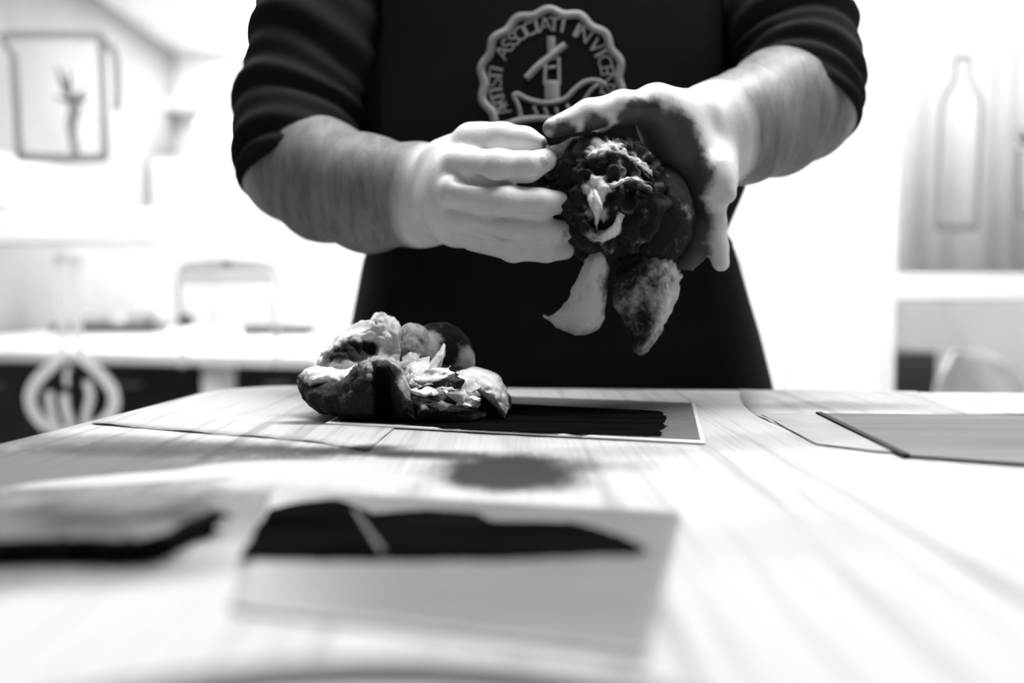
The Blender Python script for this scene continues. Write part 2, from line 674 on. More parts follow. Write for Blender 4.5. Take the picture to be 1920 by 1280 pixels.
# ------------------------------------------------------------------ the room
XL, XR, YF, YB, ZC = -2.33, 2.5, -2.2, 7.0, 2.6
struct(MB().box(XL - .1, XR + .1, YF - .1, YB + .1, -0.1, 0).build('floor', M['floor']), 'dark floor of the print workshop')
struct(MB().box(XL - .1, XR + .1, YF - .1, YB + .1, ZC, ZC + .1).build('ceiling', M['ceiling']), 'white ceiling of the workshop')
struct(MB().box(XL - .1, XL, YF - .1, YB + .1, 0, ZC).build('wall_left', M['wall_grey']), 'pale grey wall on the left')
struct(MB().box(XR, XR + .1, YF - .1, YB + .1, 0, ZC).build('wall_right', M['wall_grey']), 'pale grey wall on the right')
struct(MB().box(XL, XR, YB, YB + .1, 0, ZC).build('wall_back', M['wall']), 'white far wall of the back room')
wf = MB()
wf.box(XL, XR, YF - .1, YF, 0, 0.9).box(XL, XR, YF - .1, YF, 2.35, ZC)
wf.box(XL, -1.7, YF - .1, YF, 0.9, 2.35).box(1.9, XR, YF - .1, YF, 0.9, 2.35).box(0.0, 0.2, YF - .1, YF, 0.9, 2.35)
struct(wf.build('wall_front', M['wall_dark']), 'dark grey wall with two windows behind the viewer')

# glazed partition behind the printer
PD = 2.45
SP = PD / F


def bx(px):
    return (px - 960) * SP


def bz(py):
    return P(960, py, PD)[2]


def opening(name, label, rects_frame, rects_pane, y0=PD, dep=0.06):
    root = bpy.data.objects.new(name, None)
    COL.objects.link(root)
    root['kind'] = 'structure'
    root['label'] = label
    root['base'] = [0.0, 0.0, 0.0]
    for (x0, x1, t, b, nm) in rects_frame:
        MB().box(bx(x0), bx(x1), y0, y0 + dep, max(0, bz(b)), min(ZC, bz(t))).build(nm, M['frame'], root, bevel=0.004)
    for (x0, x1, t, b) in rects_pane:
        MB().box(bx(x0), bx(x1), y0 + 0.026, y0 + 0.032, max(0.05, bz(b)), min(ZC - 0.02, bz(t))).build('pane', M['glass'], root)
    return root


LEFT_PX = 960 + XL / SP
RIGHT_PX = 960 + XR / SP
opening('window_1', 'glazed partition on the left with a thick white rail',
        [(LEFT_PX, 590, 390, 456, 'rail'), (590, 690, -800, 1400, 'stile'), (LEFT_PX, 590, 1250, 1400, 'bottom_rail')],
        [(LEFT_PX, 590, -800, 390), (LEFT_PX, 590, 456, 1250)])
struct(MB().box(bx(690), bx(1362), PD, PD + .06, 0, ZC).build('wall_partition', M['frame']), 'white partition panel behind the printer')
d1 = MB().box(bx(1364), bx(1474), PD + .02, PD + .06, 0.01, ZC - .3).build('door_1', M['frame'], bevel=0.004)
struct(d1, 'white narrow door leaf right of the printer')
MB().box(bx(1378), bx(1392), PD + .0, PD + .02, bz(500), bz(470)).build('handle', M['offwhite'], d1, bevel=0.003)
struct(MB().box(bx(1364), bx(1474), PD, PD + .06, ZC - .3, ZC).build('trim_1', M['frame']), 'white panel over the narrow door')
struct(MB().box(bx(1477), bx(1655), PD - .01, PD + .06, 0, ZC).build('trim_2', M['frame'], bevel=0.004), 'broad white post right of the printer')
opening('window_2', 'glazed partition on the right with a white rail',
        [(1680, RIGHT_PX, 522, 562, 'rail'), (1655, 1680, -800, 1400, 'stile'), (1680, RIGHT_PX, 1250, 1400, 'bottom_rail'),
         (1680, RIGHT_PX, 514, 522, 'rail_cap')],
        [(1680, RIGHT_PX, -800, 514), (1680, RIGHT_PX, 562, 1250)])

# white curtain behind the right pane
cv, cf, n = [], [], 160
x0c, x1c = bx(1660) + .02, XR - .05
for i in range(n):
    t = i / (n - 1)
    x = x0c + (x1c - x0c) * t
    y = 2.75 + 0.012 * math.sin(t * 46) + 0.006 * math.sin(t * 101 + 1)
    for z in (bz(512), 1.5, 2.05, 2.5):
        cv.append((x + 0.01 * math.sin(z * 3 + t * 20), y + 0.006 * math.sin(z * 5 + t * 40), z))
for i in range(n - 1):
    for j in range(3):
        cf.append((i * 4 + j, i * 4 + j + 1, i * 4 + j + 5, i * 4 + j + 4))
cu = MB().add(cv, cf).build('curtain', M['curtain'], smooth=True, solid=0.002)
tag(cu, 'white folded curtain behind the right glass partition', 'curtain')


# ------------------------------------------------------------------ ceiling lamps
def lamp(x, y, sx, sy, m, label):
    t = thing('ceiling_lamp', label, 'lamp', (x, y, ZC), 'flat ceiling lamps')
    MB().box(x - sx, x + sx, y - sy, y + sy, ZC - 0.05, ZC).build('housing', M['steel'], t, bevel=0.004)
    MB().box(x - sx + .02, x + sx - .02, y - sy + .02, y + sy - .02, ZC - 0.056, ZC - 0.0505).build('diffuser', m, t)


lamp(0.35, 0.86, 0.75, 0.30, M['lamp_near'], 'flat ceiling lamp over the work table')
lamp(0.1, 1.8, 1.3, 0.25, M['fill_part'], 'added flat ceiling lamp brightening the glass partition')  # added to whiten the partition and light the printer from behind
for (x, y, sx_, sy_, s) in ((-0.7, 3.4, .6, .3, 'over the long white table'), (1.3, 4.5, .9, .5, 'behind the white chair'), (-1.1, 6.15, .75, .7, 'by the far left wall'), (1.2, 6.1, .6, .3, 'by the far right wall')):  # added so the back room, its ceiling and the curtain come out white
    lamp(x, y, sx_, sy_, M['fill_far'], 'added flat ceiling lamp ' + s)

# ------------------------------------------------------------------ work table and its paper cover
RT = -math.radians(5.6)                   # table turned slightly clockwise
cR, sR = math.cos(RT), math.sin(RT)
corner = np.array([-0.283, 0.985])        # far left corner before rounding


def tb(u, v):
    """Table coordinates: u to the right along the far edge, v towards the viewer."""
    return (corner[0] + u * cR + v * sR, corner[1] + u * sR - v * cR)


W_T, D_T, RC = 1.35, 1.0, 0.085


def table_outline(inset=0.0, r=RC):
    out = []
    for (cu_, cv_, a0) in ((r, r, 180), (W_T - r, r, 270), (W_T - r, D_T - r, 0), (r, D_T - r, 90)):
        for k in range(9):
            a = math.radians(a0 + 90 * k / 8)
            out.append(tb(cu_ + (r - inset) * math.cos(a), cv_ + (r - inset) * math.sin(a)))
    return out[::-1]


tbl = thing('work_table', 'large white work table with rounded corners under stained paper', 'table', (*tb(W_T / 2, D_T / 2), 0))
MB().prism(table_outline(), TOP - 0.035, TOP - 0.001).build('tabletop', M['tabletop'], tbl, bevel=0.004)
for (u, v) in ((0.1, 0.1), (W_T - .1, 0.1), (0.1, D_T - .1), (W_T - .1, D_T - .1)):
    x, y = tb(u, v)
    MB().box(x - .03, x + .03, y - .03, y + .03, 0, TOP - 0.035).build('leg', M['grey'], tbl, bevel=0.003)


def gp(px, py):
    return G(px, py)[:2]


def stain_or_shade(px, py, rx, ry, rot, dk, soft=0.5, wob=1.0):
    c = gp(px, py)
    return (float(c[0]), float(c[1]), rx, ry, rot, dk, soft, wob)


STAINS_AND_SHADE = [
    stain_or_shade(-20, 880, 0.15, 0.075, 0.15, 0.75, 0.35, 1.1),
    stain_or_shade(250, 838, 0.13, 0.036, -0.28, 0.62, 0.4, 1.3),
    stain_or_shade(430, 845, 0.09, 0.020, -0.2, 0.40, 0.5, 1.5),
    stain_or_shade(270, 925, 0.10, 0.030, 0.3, 0.35, 0.5, 1.0),
    stain_or_shade(330, 893, 0.075, 0.016, 0.42, -0.95, 0.10, 0.12),
    stain_or_shade(520, 880, 0.05, 0.025, 0.1, -0.9, 0.12, 0.15),
    stain_or_shade(600, 905, 0.05, 0.03, 0.1, -0.9, 0.12, 0.15),
    stain_or_shade(700, 849, 0.085, 0.013, -0.12, 0.72, 0.5, 1.9),
    stain_or_shade(690, 843, 0.022, 0.012, 0.3, 0.85, 0.6, 2.0),
    stain_or_shade(840, 858, 0.06, 0.012, -0.25, 0.80, 0.5, 1.8),
    stain_or_shade(955, 888, 0.034, 0.046, 0.35, 0.97, 0.45, 1.5),
    stain_or_shade(935, 900, 0.028, 0.034, 0.2, 0.93, 0.4, 1.2),
    stain_or_shade(1015, 876, 0.045, 0.026, 0.0, 0.72, 0.6, 1.8),
    stain_or_shade(595, 797, 0.028, 0.012, 0.0, 0.85, 0.5, 1.0),  # shadow at the left foot of the rag, painted into the paper
    stain_or_shade(1120, 850, 0.05, 0.02, 0.1, 0.25, 0.6, 1.8),
    stain_or_shade(1560, 765, 0.06, 0.03, 0.0, 0.45, 0.6, 1.6),
    stain_or_shade(1910, 783, 0.05, 0.02, 0.0, 0.85, 0.5, 1.5),
    stain_or_shade(1440, 830, 0.06, 0.03, 0.3, 0.18, 0.6, 1.6),
    stain_or_shade(430, 970, 0.06, 0.055, 0.0, 0.40, 0.5, 1.2),
    stain_or_shade(150, 960, 0.10, 0.05, 0.0, 0.50, 0.5, 0.9),
    stain_or_shade(100, 1075, 0.06, 0.022, 0.1, 0.62, 0.5, 0.8),
    stain_or_shade(1480, 1010, 0.05, 0.03, 0.5, 0.12, 0.7, 1.8),
]
M['paper'] = paper_mat('stained_newsprint', 0.36, STAINS_AND_SHADE, 0.42)
# the cover: a gridded sheet with faint ripples, cut to the table outline
poly = table_outline(0.004)
bm = bmesh.new()
vs = [bm.verts.new((q[0], q[1], TOP)) for q in poly]
bm.faces.new(vs)
for i in range(1, 44):
    x = -0.6 + i * 0.045
    bmesh.ops.bisect_plane(bm, geom=bm.verts[:] + bm.edges[:] + bm.faces[:], plane_co=(x, 0, 0), plane_no=(1, 0, 0))
for i in range(1, 40):
    y = -0.35 + i * 0.035
    bmesh.ops.bisect_plane(bm, geom=bm.verts[:] + bm.edges[:] + bm.faces[:], plane_co=(0, y, 0), plane_no=(0, 1, 0))
pv = np.array([v.co for v in bm.verts])
rip = 0.0006 * fbm(pv, 7.0, 2, 3)
for v, r in zip(bm.verts, rip):
    v.co.z += float(r) + 0.0004
bm.verts.index_update()
pm = MB().add([v.co for v in bm.verts], [[v.index for v in fc.verts] for fc in bm.faces])
bm.free()
o = pm.build('paper_cover', M['paper'], smooth=True, solid=0.0008)
tag(o, 'white newsprint sheet with ink smears covering the work table', 'paper')

# curled edge of an overlapping sheet on the right and a creased edge on the left
for (pts, nm, lab, wid) in (
        ([(1386, 733), (1392, 755), (1412, 778), (1450, 797), (1490, 815), (1525, 836)], 'paper_sheet', 'second sheet of white paper with a curled edge beside the grey board', 0.16),
        ([(170, 797), (300, 808), (420, 818), (520, 826), (600, 834), (690, 850)], 'paper_sheet', 'white paper sheet with a torn edge across the left of the table', 0.10)):
    path = smooth_path([G(a, b) for a, b in pts], 6)
    V, Fc = [], []
    jag = 0.0009 if wid < 0.12 else 0.0004
    for i, q in enumerate(path):
        q = q + np.array([random.uniform(-jag, jag), random.uniform(-jag, jag), 0])
        e = 0.0022 if wid > 0.12 else 0.0020
        side = np.array([1.0, -0.1, 0]) if wid > 0.12 else np.array([0.05, 1.0, 0])
        for (s, h) in ((0.0, e * (0.7 + 0.3 * math.sin(i * .9))), (0.02, e * 0.45), (0.05, 0.0018), (wid, 0.0014)):
            w = q + side * s
            V.append((w[0], w[1], TOP + h))
    for i in range(len(path) - 1):
        for j in range(3):
            Fc.append((i * 4 + j, i * 4 + j + 1, i * 4 + j + 5, i * 4 + j + 4))
    if wid > 0.12:
        o = MB().add(V, Fc).build(nm, M['paper'], smooth=True, solid=0.0005)
        tag(o, lab, 'paper')
    else:
        keep = MB().add([q for i, q in enumerate(V)], Fc)
        o = keep.build(nm, M['paper'], smooth=True, solid=0.0005)
        tag(o, lab, 'paper')

# ------------------------------------------------------------------ printing plates
ZP = TOP + 0.0018


def lerp(a, b, t):
    return np.array(a) + (np.array(b) - np.array(a)) * t


def plate(name, label, cat, corners, th, mtop, medge, inset=0.0025):
    """Thin plate with bevelled edges lying on the paper."""
    c = [np.array(q[:2]) for q in corners]
    cen = sum(c) / 4
    t = thing(name, label, cat, (cen[0], cen[1], ZP))
    inn = [q + (cen - q) / np.linalg.norm(cen - q) * inset * 1.4 for q in c]
    V = [(*q, ZP) for q in c] + [(*q, ZP + th * 0.55) for q in c] + [(*q, ZP + th) for q in inn]
    Fc = [(3, 2, 1, 0)] + [(i, (i + 1) % 4, 4 + (i + 1) % 4, 4 + i) for i in range(4)] + [(4 + i, 4 + (i + 1) % 4, 8 + (i + 1) % 4, 8 + i) for i in range(4)]
    MB().add(V, Fc).build('bevelled_edge', medge, t)
    MB().prism([tuple(q) for q in inn], ZP + th * 0.3, ZP + th + 0.0002).build('plate_face', mtop, t)
    return t, ZP + th + 0.0002


def ink_film(parent, pxs, z, jag=0.0012, n=10):
    pts = [G(a, b, z)[:2] for a, b in pxs]
    m_ = len(pts)
    out = []
    for i in range(m_):
        a, b = pts[i], pts[(i + 1) % m_]
        for k in range(n):
            q = lerp(a, b, k / n)
            out.append((q[0] + random.uniform(-jag, jag), q[1] + random.uniform(-jag, jag)))
    bm = bmesh.new()
    f = bm.faces.new([bm.verts.new((x, y, z + 0.0004)) for x, y in out])
    bm.normal_update()
    if f.normal.z < 0:
        f.normal_flip()
    r = bmesh.ops.extrude_face_region(bm, geom=[f])
    for v in [e for e in r['geom'] if isinstance(e, bmesh.types.BMVert)]:
        v.co.z -= 0.00035
    bmesh.ops.triangulate(bm, faces=bm.faces[:])
    bm.verts.index_update()
    o = MB().add([v.co for v in bm.verts], [[v.index for v in fc.verts] for fc in bm.faces]).build('ink_film', M['ink'], parent)
    bm.free()
    o['label'] = 'black ink rolled over the plate'
    return o


cA = [G(610, 795, ZP), G(1322, 832, ZP), G(1303, 758, ZP), G(720, 738, ZP)]
pA, zA = plate('printing_plate', 'metal printing plate with thick black ink under the crumpled rag', 'printing plate', cA, 0.0016, M['zinc'], M['zinc_edge'])
ink_film(pA, [(640, 790), (760, 796), (900, 806), (1040, 812), (1180, 818), (1236, 819), (1243, 812), (1236, 808), (1250, 800), (1243, 795), (1250, 783), (1240, 771), (1120, 765), (960, 757), (800, 748), (720, 742)], zA)
cB = [G(431, 1143, ZP), G(1212, 1236, ZP), G(1276, 964, ZP), G(508, 921, ZP)]
pB, zB = plate('printing_plate', 'bare grey printing plate in the foreground with a black strip of ink', 'printing plate', cB, 0.0012, M['zinc'], M['zinc'])
ink_film(pB, [(447, 1050), (600, 1052), (800, 1052), (960, 1050), (1050, 1046), (1120, 1042), (1200, 1042), (1212, 1030), (1165, 1005), (1120, 992), (1075, 980), (1000, 978), (920, 977), (895, 962), (800, 956), (700, 962), (665, 948), (630, 936), (560, 942), (505, 955), (475, 1000)], zB, 0.0008)
# a wiped scratch through that ink
sA, sB = G(664, 955, zB + .001), G(716, 1034, zB + .001)
MB().add([sA + [-.0008, 0, 0], sA + [.0008, 0, 0], sB + [.0014, 0, 0], sB + [-.0006, 0, 0]], [(3, 2, 1, 0)]).build('scratch', M['rim'], pB, solid=0.0003)['label'] = 'grey scratch wiped through the ink'

# grey board on the right with a dark left edge, and the grey paper under it
cC = [G(1540, 777, ZP), G(1705, 857, ZP), G(2300, 898, ZP), G(2080, 784, ZP)]
tC = thing('grey_board', 'flat grey board with a black left edge on the right of the table', 'board', (*(sum(cC) / 4)[:2], ZP))
MB().prism([tuple(q[:2]) for q in cC], ZP, ZP + 0.0012).build('board_face', M['board'], tC)
e0, e1 = cC[0], cC[1]
MB().prism([(e0[0] - .0042, e0[1]), (e1[0] - .0042, e1[1] - .001), (e1[0], e1[1] - .001), (e0[0], e0[1])], ZP - .0003, ZP + 0.0022).build('board_edge', M['black_edge'], tC)
q = [G(1428, 782), G(1530, 838), G(1640, 852), G(1700, 856), G(1560, 787), G(1535, 778)]
o = MB().prism([tuple(c[:2]) for c in q], TOP + 0.0020, TOP + 0.0024).build('grey_paper', M['greypaper'])
tag(o, 'mottled grey paper scrap beside the black edge of the board', 'paper')

# ------------------------------------------------------------------ felt pad at the left, round tray in the foreground
zt = TOP + 0.0105
pad = thing('felt_pad', 'thick grey felt pad with ink-black frayed edge on the left', 'pad', (*G(60, 1000)[:2], TOP + .0012))
top_px = [(-160, 1003), (120, 1006), (240, 1007), (300, 1000), (345, 978), (400, 953), (330, 930), (200, 925), (-160, 930)]
topv = [G(a, b, zt)[:2] for a, b in top_px]
V, Fc, n = [], [], 0
dense = [tuple(q) for q in smooth_path([np.array([*c, 0]) for c in topv], 5, True)]
m_ = len(dense)
cen = np.mean(np.array(dense), 0)
prof = [(1.0, TOP + .0012), (1.012, TOP + .004), (1.01, TOP + .008), (0.985, zt - .0006), (0.94, zt), (0.4, zt + .0006)]
for (s, z) in prof:
    for q in dense:
        w = cen + (np.array(q) - cen) * s
        V.append((w[0] + random.uniform(-.0006, .0006), w[1] + random.uniform(-.0006, .0006), z + random.uniform(-.0003, .0003)))
side = [(i * m_ + k, i * m_ + (k + 1) % m_, (i + 1) * m_ + (k + 1) % m_, (i + 1) * m_ + k) for i in range(3) for k in range(m_)]
topf = [(i * m_ + k, i * m_ + (k + 1) % m_, (i + 1) * m_ + (k + 1) % m_, (i + 1) * m_ + k) for i in range(3, 5) for k in range(m_)] + [tuple(range(5 * m_, 6 * m_))]
MB().add(V, side + [tuple(range(m_))[::-1]]).build('inked_side', M['feltblack'], pad)
MB().add(V, topf).build('felt_top', M['felt'], pad, smooth=True)
fr = MB()
for k in range(260):
    t = random.random()
    i = int(t * m_) % m_
    q = np.array(dense[i])
    if q[1] > G(0, 935, zt)[1]:
        continue
    z = random.uniform(TOP + .002, zt)
    out = (q - cen) / np.linalg.norm(q - cen)
    L_ = random.uniform(.002, .007)
    a = np.array([q[0], q[1], z])
    b_ = a + np.array([out[0] * L_ + random.uniform(-.002, .002), out[1] * L_ + random.uniform(-.002, .002), random.uniform(-.002, .002)])
    fr.tube([a, (a + b_) / 2 + [0, 0, .0005], b_], [.0004, .0003, .0001], 4)
o = fr.build('frayed_fibres', M['feltblack'], pad)
o['kind'] = 'stuff'

tr = thing('round_tray', 'round tray with dark rim at the near end of the table', 'tray', (-0.03, 0.112, TOP + .0012))
MB().lathe([(0.0, TOP + .0013), (.121, TOP + .0013), (.124, TOP + .003), (.124, TOP + .0078), (.1215, TOP + .0085), (.113, TOP + .0080), (.111, TOP + .0045)], -0.03, 0.112, 96).build('rim', M['rim'], tr, smooth=True)
MB().lathe([(0.0, TOP + .0042), (.1185, TOP + .0042), (.1185, TOP + .0046), (0.0, TOP + .0046)], -0.03, 0.112, 96).build('tray_bottom', M['offwhite'], tr)

# ------------------------------------------------------------------ the printer: body
per = thing('person', 'person in black shirt and printed apron wringing an inky cloth over the table', 'person', (0.04, 1.08, 0))
EL, ER = P(546, 308, 0.985), P(1508, 193, 0.97)          # elbows: left and right in the picture
SHL, SHR = np.array([-0.160, 1.09, 1.43]), np.array([0.236, 1.09, 1.43])


def nail(c, along, up, w, l):
    """Small curved plate for a fingernail."""
    along = np.array(along) / np.linalg.norm(along)
    up = np.array(up, float)
    up = up - along * np.dot(up, along)
    up /= np.linalg.norm(up)
    sd = np.cross(along, up)
    V, Fc = [], []
    for i in range(6):
        for j in range(6):
            a, b = (i / 5 - .5), (j / 5 - .5)
            ww = w * (1 - 0.35 * max(0, abs(a) * 2 - .3))
            V.append(np.array(c) + along * a * l + sd * b * ww + up * (-(b * b) * w * 0.9 - a * a * l * .15))
    for i in range(5):
        for j in range(5):
            Fc.append((i * 6 + j, i * 6 + j + 1, i * 6 + j + 7, i * 6 + j + 6))
    return V, Fc


def forearm(fd, pts, rads, squash=0.0):
    """Forearm as a chain doubled in height so the section is a flattened oval."""
    for s in (-1, 1):
        fd.chain([p + np.array([0, 0, s * q * squash]) for p, q in zip(pts, rads)], [r * (1 - squash * .55) for r in rads], 0.02)


def arm_mesh(lo, hi, build):
    fd = Field(lo, hi, 0.0018, 0.03)
    build(fd)
    return fd.mesh(1)


# --- arm on the left of the picture (fist closed on the cloth, thumb on top)
L_WR = P(828, 367, 0.858)
L_MCP = [P(862, 309, .778), P(852, 360, .770), P(862, 408, .774), P(886, 443, .783)]
L_PIP = [P(935, 314, .752), P(948, 379, .748), P(955, 431, .757), P(962, 466, .766)]
L_DIP = [P(990, 312, .753), P(1012, 381, .752), P(1022, 434, .761), P(1024, 470, .770)]
L_TIP = [P(1023, 300, .757), P(1050, 379, .760), P(1062, 433, .769), P(1060, 469, .778)]
L_RAD = [(.0142, .0128, .0117, .0088), (.0138, .0123, .0112, .0088), (.0128, .0113, .0102, .0084), (.0115, .0095, .0088, .0074)]


def build_left(fd):
    forearm(fd, [EL, P(605, 338, .945), P(690, 364, .90), P(790, 366, .86), L_WR], [.046, .0475, .043, .0355, .033], .30)
    fd.cone(SHL + [0, 0, -.1], EL, .048, .045, .03)
    palm = fd.like()
    for m_, r in zip(L_MCP, (.019, .0205, .019, .016)):
        palm.cone(L_WR + (m_ - L_WR) * .12, L_WR + (m_ - L_WR) * .78, .025, r * .9, .02)
    palm.ell(P(845, 365, .80), (.021, .03, .036), .015)
    palm.cone(P(840, 310, .825), P(905, 272, .79), .023, .0165, .016)         # root of the thumb
    fd.union(palm, .007)
    fing = fd.like()
    for a, b, c, d_, r in zip(L_MCP, L_PIP, L_DIP, L_TIP, L_RAD):
        g = fd.like().chain([a, b, c, d_], r, .0035)
        g.ell(b, (r[1] * 1.05,) * 3, .004)
        fing.union(g, 0.0008)
    th = fd.like().chain([P(885, 268, .795), P(942, 261, .782), P(985, 264, .776), P(1012, 268, .773)], (.0165, .0128, .0105, .0062), .004)
    fing.union(th, 0.0008)
    fd.union(fing, .004)
    # creases between the closed fingers
    fd.carve(P(858, 333, .757), P(945, 347, .748), .0045, .002)
    fd.carve(P(872, 392, .752), P(955, 406, .7455), .003, .002).carve(P(955, 406, .7455), P(1060, 408, .7475), .003, .002)
    fd.carve(P(885, 430, .758), P(962, 449, .7485), .0025, .002).carve(P(962, 449, .7485), P(1058, 452, .754), .0025, .002)
    fd.carve(P(905, 283, .765), P(1000, 286, .752), .0016, .002)


vL, fL = arm_mesh([-.34, .70, .98], [.06, 1.16, 1.30], build_left)

# --- arm on the right of the picture (thumb reaching left, fingers hanging)
R_WR = P(1318, 252, 0.848)
R_MCP = [P(1336, 345, .792), P(1325, 352, .815), P(1305, 352, .835), P(1290, 345, .852)]
R_PIP = [P(1336, 418, .795), P(1315, 425, .80), P(1285, 425, .822), P(1270, 410, .845)]
R_DIP = [P(1344, 462, .793), P(1300, 472, .792), P(1262, 465, .812), P(1250, 445, .835)]
R_TIP = [P(1352, 493, .790), P(1280, 500, .787), P(1242, 485, .805), P(1236, 465, .83)]
R_RAD = [(.0125, .0100, .009, .0070), (.0145, .0112, .0100, .0080), (.0135, .0108, .0095, .0078), (.012, .0096, .0085, .007)]


def build_right(fd):
    forearm(fd, [ER, P(1455, 212, .93), P(1395, 238, .882), P(1350, 250, .852), R_WR], [.047, .0485, .041, .036, .033], .28)
    fd.cone(SHR + [0, 0, -.1], ER, .048, .045, .03)
    palm = fd.like()
    for m_, r in zip(R_MCP, (.0165, .0185, .0175, .015)):
        palm.cone(R_WR + (m_ - R_WR) * .1, m_, .027, r, .018)
    palm.cone(P(1300, 222, .818), P(1235, 203, .785), .024, .0155, .015)      # thumb metacarpal
    palm.ell(P(1262, 255, .80), (.024, .018, .026), .014)                     # ball of the thumb
    palm.cone(P(1235, 215, .79), P(1325, 330, .80), .014, .016, .02)          # web
    fd.union(palm, .007)
    fing = fd.like()
    for a, b, c, d_, r in zip(R_MCP, R_PIP, R_DIP, R_TIP, R_RAD):
        g = fd.like().chain([a, b, c, d_], r, .0035)
        g.ell(a, (r[0] * 1.1,) * 3, .006)
        g.ell(b, (r[1] * 1.07,) * 3, .004)
        fing.union(g, 0.0012)
    th = fd.like().chain([P(1234, 199, .785), P(1170, 202, .772), P(1105, 215, .764), P(1035, 240, .758)], (.0145, .0122, .0116, .0075), .004)
    th.ell(P(1226, 192, .783), (.0135,) * 3, .006)
    th.ell(P(1166, 201, .770), (.0128,) * 3, .004)
    fing.union(th, 0.0012)
    fd.union(fing, .006)
    fd.cone(P(1340, 320, .788), P(1364, 364, .781), .0135, .0072, .006)                   # bent knuckle standing out


vR, fR = arm_mesh([.02, .70, .98], [.38, 1.16, 1.34], build_right)

# --- rest of the body, coarser (under the clothes or above the frame)
TORSO = [(0.80, .050, .196, .116, 1.112), (0.92, .046, .188, .115, 1.108), (1.02, .041, .176, .112, 1.098), (1.10, .037, .212, .112, 1.08),
         (1.28, .040, .208, .110, 1.085), (1.40, .040, .165, .092, 1.09), (1.46, .040, .105, .066, 1.095)]
bd = Field([-.30, .80, -0.02], [.40, 1.32, 1.80], 0.0075, 0.06)
for (z, cx, a, b, yc) in TORSO:
    bd.ell((cx, yc, z), (a, b, .10), .05)
bd.chain([(.04, 1.10, 1.44), (.04, 1.085, 1.54)], (.062, .056), .03)
bd.chain([(-.1, 1.09, 1.41), SHL], (.06, .055), .03).chain([(.18, 1.09, 1.41), SHR], (.06, .055), .03)
bd.chain([SHL, EL + (SHL - EL) * .35], (.052, .046), .03).chain([SHR, ER + (SHR - ER) * .35], (.052, .046), .03)
HC = np.array([.04, 1.07, 1.665])
bd.ell(HC, (.076, .095, .112), .02).ell(HC + [0, -.03, -.06], (.058, .062, .055), .02)
bd.cone(HC + [0, -.092, .012], HC + [0, -.116, -.028], .010, .015, .012)
for s in (-1, 1):
    bd.ell(HC + [s * .078, .012, -.005], (.010, .020, .032), .008)
    bd.ell(HC + [s * .032, -.083, .028], (.024, .012, .007), .008)
    bd.carve(HC + [s * .031, -.100, .008], HC + [s * .033, -.100, .008], .014, .008)
bd.cone(HC + [-.022, -.094, -.062], HC + [.022, -.094, -.062], .007, .007, .004)
for s in (-1, 1):
    x = .045 + s * .095
    bd.chain([(x, 1.09, .84), (x + s * .01, 1.085, .47), (x + s * .01, 1.10, .08)], (.088, .058, .042), .03)
    bd.chain([(x + s * .01, 1.11, .05), (x + s * .02, .93, .035)], (.042, .036), .02)
vB, fB = bd.mesh(1)

body = MB().add(vL, fL).add(vR, fR).add(vB, fB)
allv = np.array(body.v)
ink = np.zeros(len(allv))
for (c, r, w) in ((P(1205, 232, .765), .021, 1.0), (P(1250, 275, .775), .030, 1.0), (P(1290, 330, .785), .022, .9), (P(1120, 245, .757), .014, .85),
                  (P(1060, 255, .755), .014, .8), (P(1175, 222, .758), .010, .8), (P(1022, 252, .755), .012, .7), (P(1285, 430, .79), .022, 1.0), (P(1290, 480, .785), .020, 1.0), (P(1262, 400, .80), .030, 1.0)):  # low spots paint shade onto the hidden middle finger
    ink = np.maximum(ink, w * np.clip(1.6 - 1.1 * np.linalg.norm(allv - c, axis=1) / r, 0, 1))
nl, nr = len(vL), len(vR)
ink[:nl] = 0
for (c, r, w) in ((P(1030, 300, .757), .008, .6), (P(1022, 269, .772), .007, .6), (P(1068, 380, .76), .008, .7), (P(1065, 440, .765), .012, .5)):
    ink[:nl] = np.maximum(ink[:nl], w * np.clip(1.6 - 1.1 * np.linalg.norm(allv[:nl] - c, axis=1) / r, 0, 1))
hair = np.zeros(len(allv))
for (sl, e, w_) in ((slice(0, nl), EL, L_WR), (slice(nl, nl + nr), ER, R_WR)):
    d_ = w_ - e
    t = ((allv[sl] - e) @ d_) / (d_ @ d_)
    hair[sl] = np.clip((.99 - t) / .07, 0, 1) * np.clip((t + .1) / .2, 0.3, 1)
bo = body.build('body', M['skin'], per, smooth=True, colors=ink)
at = bo.data.attributes.new('hair', 'FLOAT', 'POINT')
at.data.foreach_set('value', hair.astype(np.float32))

for (c, al, w, l) in ((P(1040, 376, .7475), L_TIP[1] - L_DIP[1], .011, .012), (P(1011, 300, .7445), L_TIP[0] - L_DIP[0], .011, .013),):
    v_, f_ = nail(c, al, (0.1, -1, .15), w, l)
    MB().add(v_, f_).build('fingernail', M['nail'], per, smooth=True, solid=0.0006)
for s in (-1, 1):
    c = HC + [s * .032, -.082, .008]
    MB().lathe([(0.0001, c[2] - .012), (.0085, c[2] - .0085), (.012, c[2]), (.0085, c[2] + .0085), (.0001, c[2] + .012)], c[0], c[1], 16).build('eye', M['eye'], per, smooth=True)
hf = Field(HC - .17, HC + .17, .006, .05)
hf.ell(HC + [0, .012, .016], (.086, .102, .112), .01)
hf.carve(HC + [-.2, -.11, -.06], HC + [.2, -.11, -.06], .085).carve(HC + [0, -.2, -.01], HC + [0, -.06, -.03], .075).carve(HC + [-.2, .05, -.16], HC + [.2, .05, -.16], .10)
v_, f_ = hf.mesh(1)
MB().add(v_, f_).build('hair', M['hair'], per, smooth=True)


# ------------------------------------------------------------------ clothes
def torso_at(z):
    zs = [r[0] for r in TORSO]
    return [float(np.interp(z, zs, [r[k] for r in TORSO])) for k in (1, 2, 3, 4)]


NE = 2.35


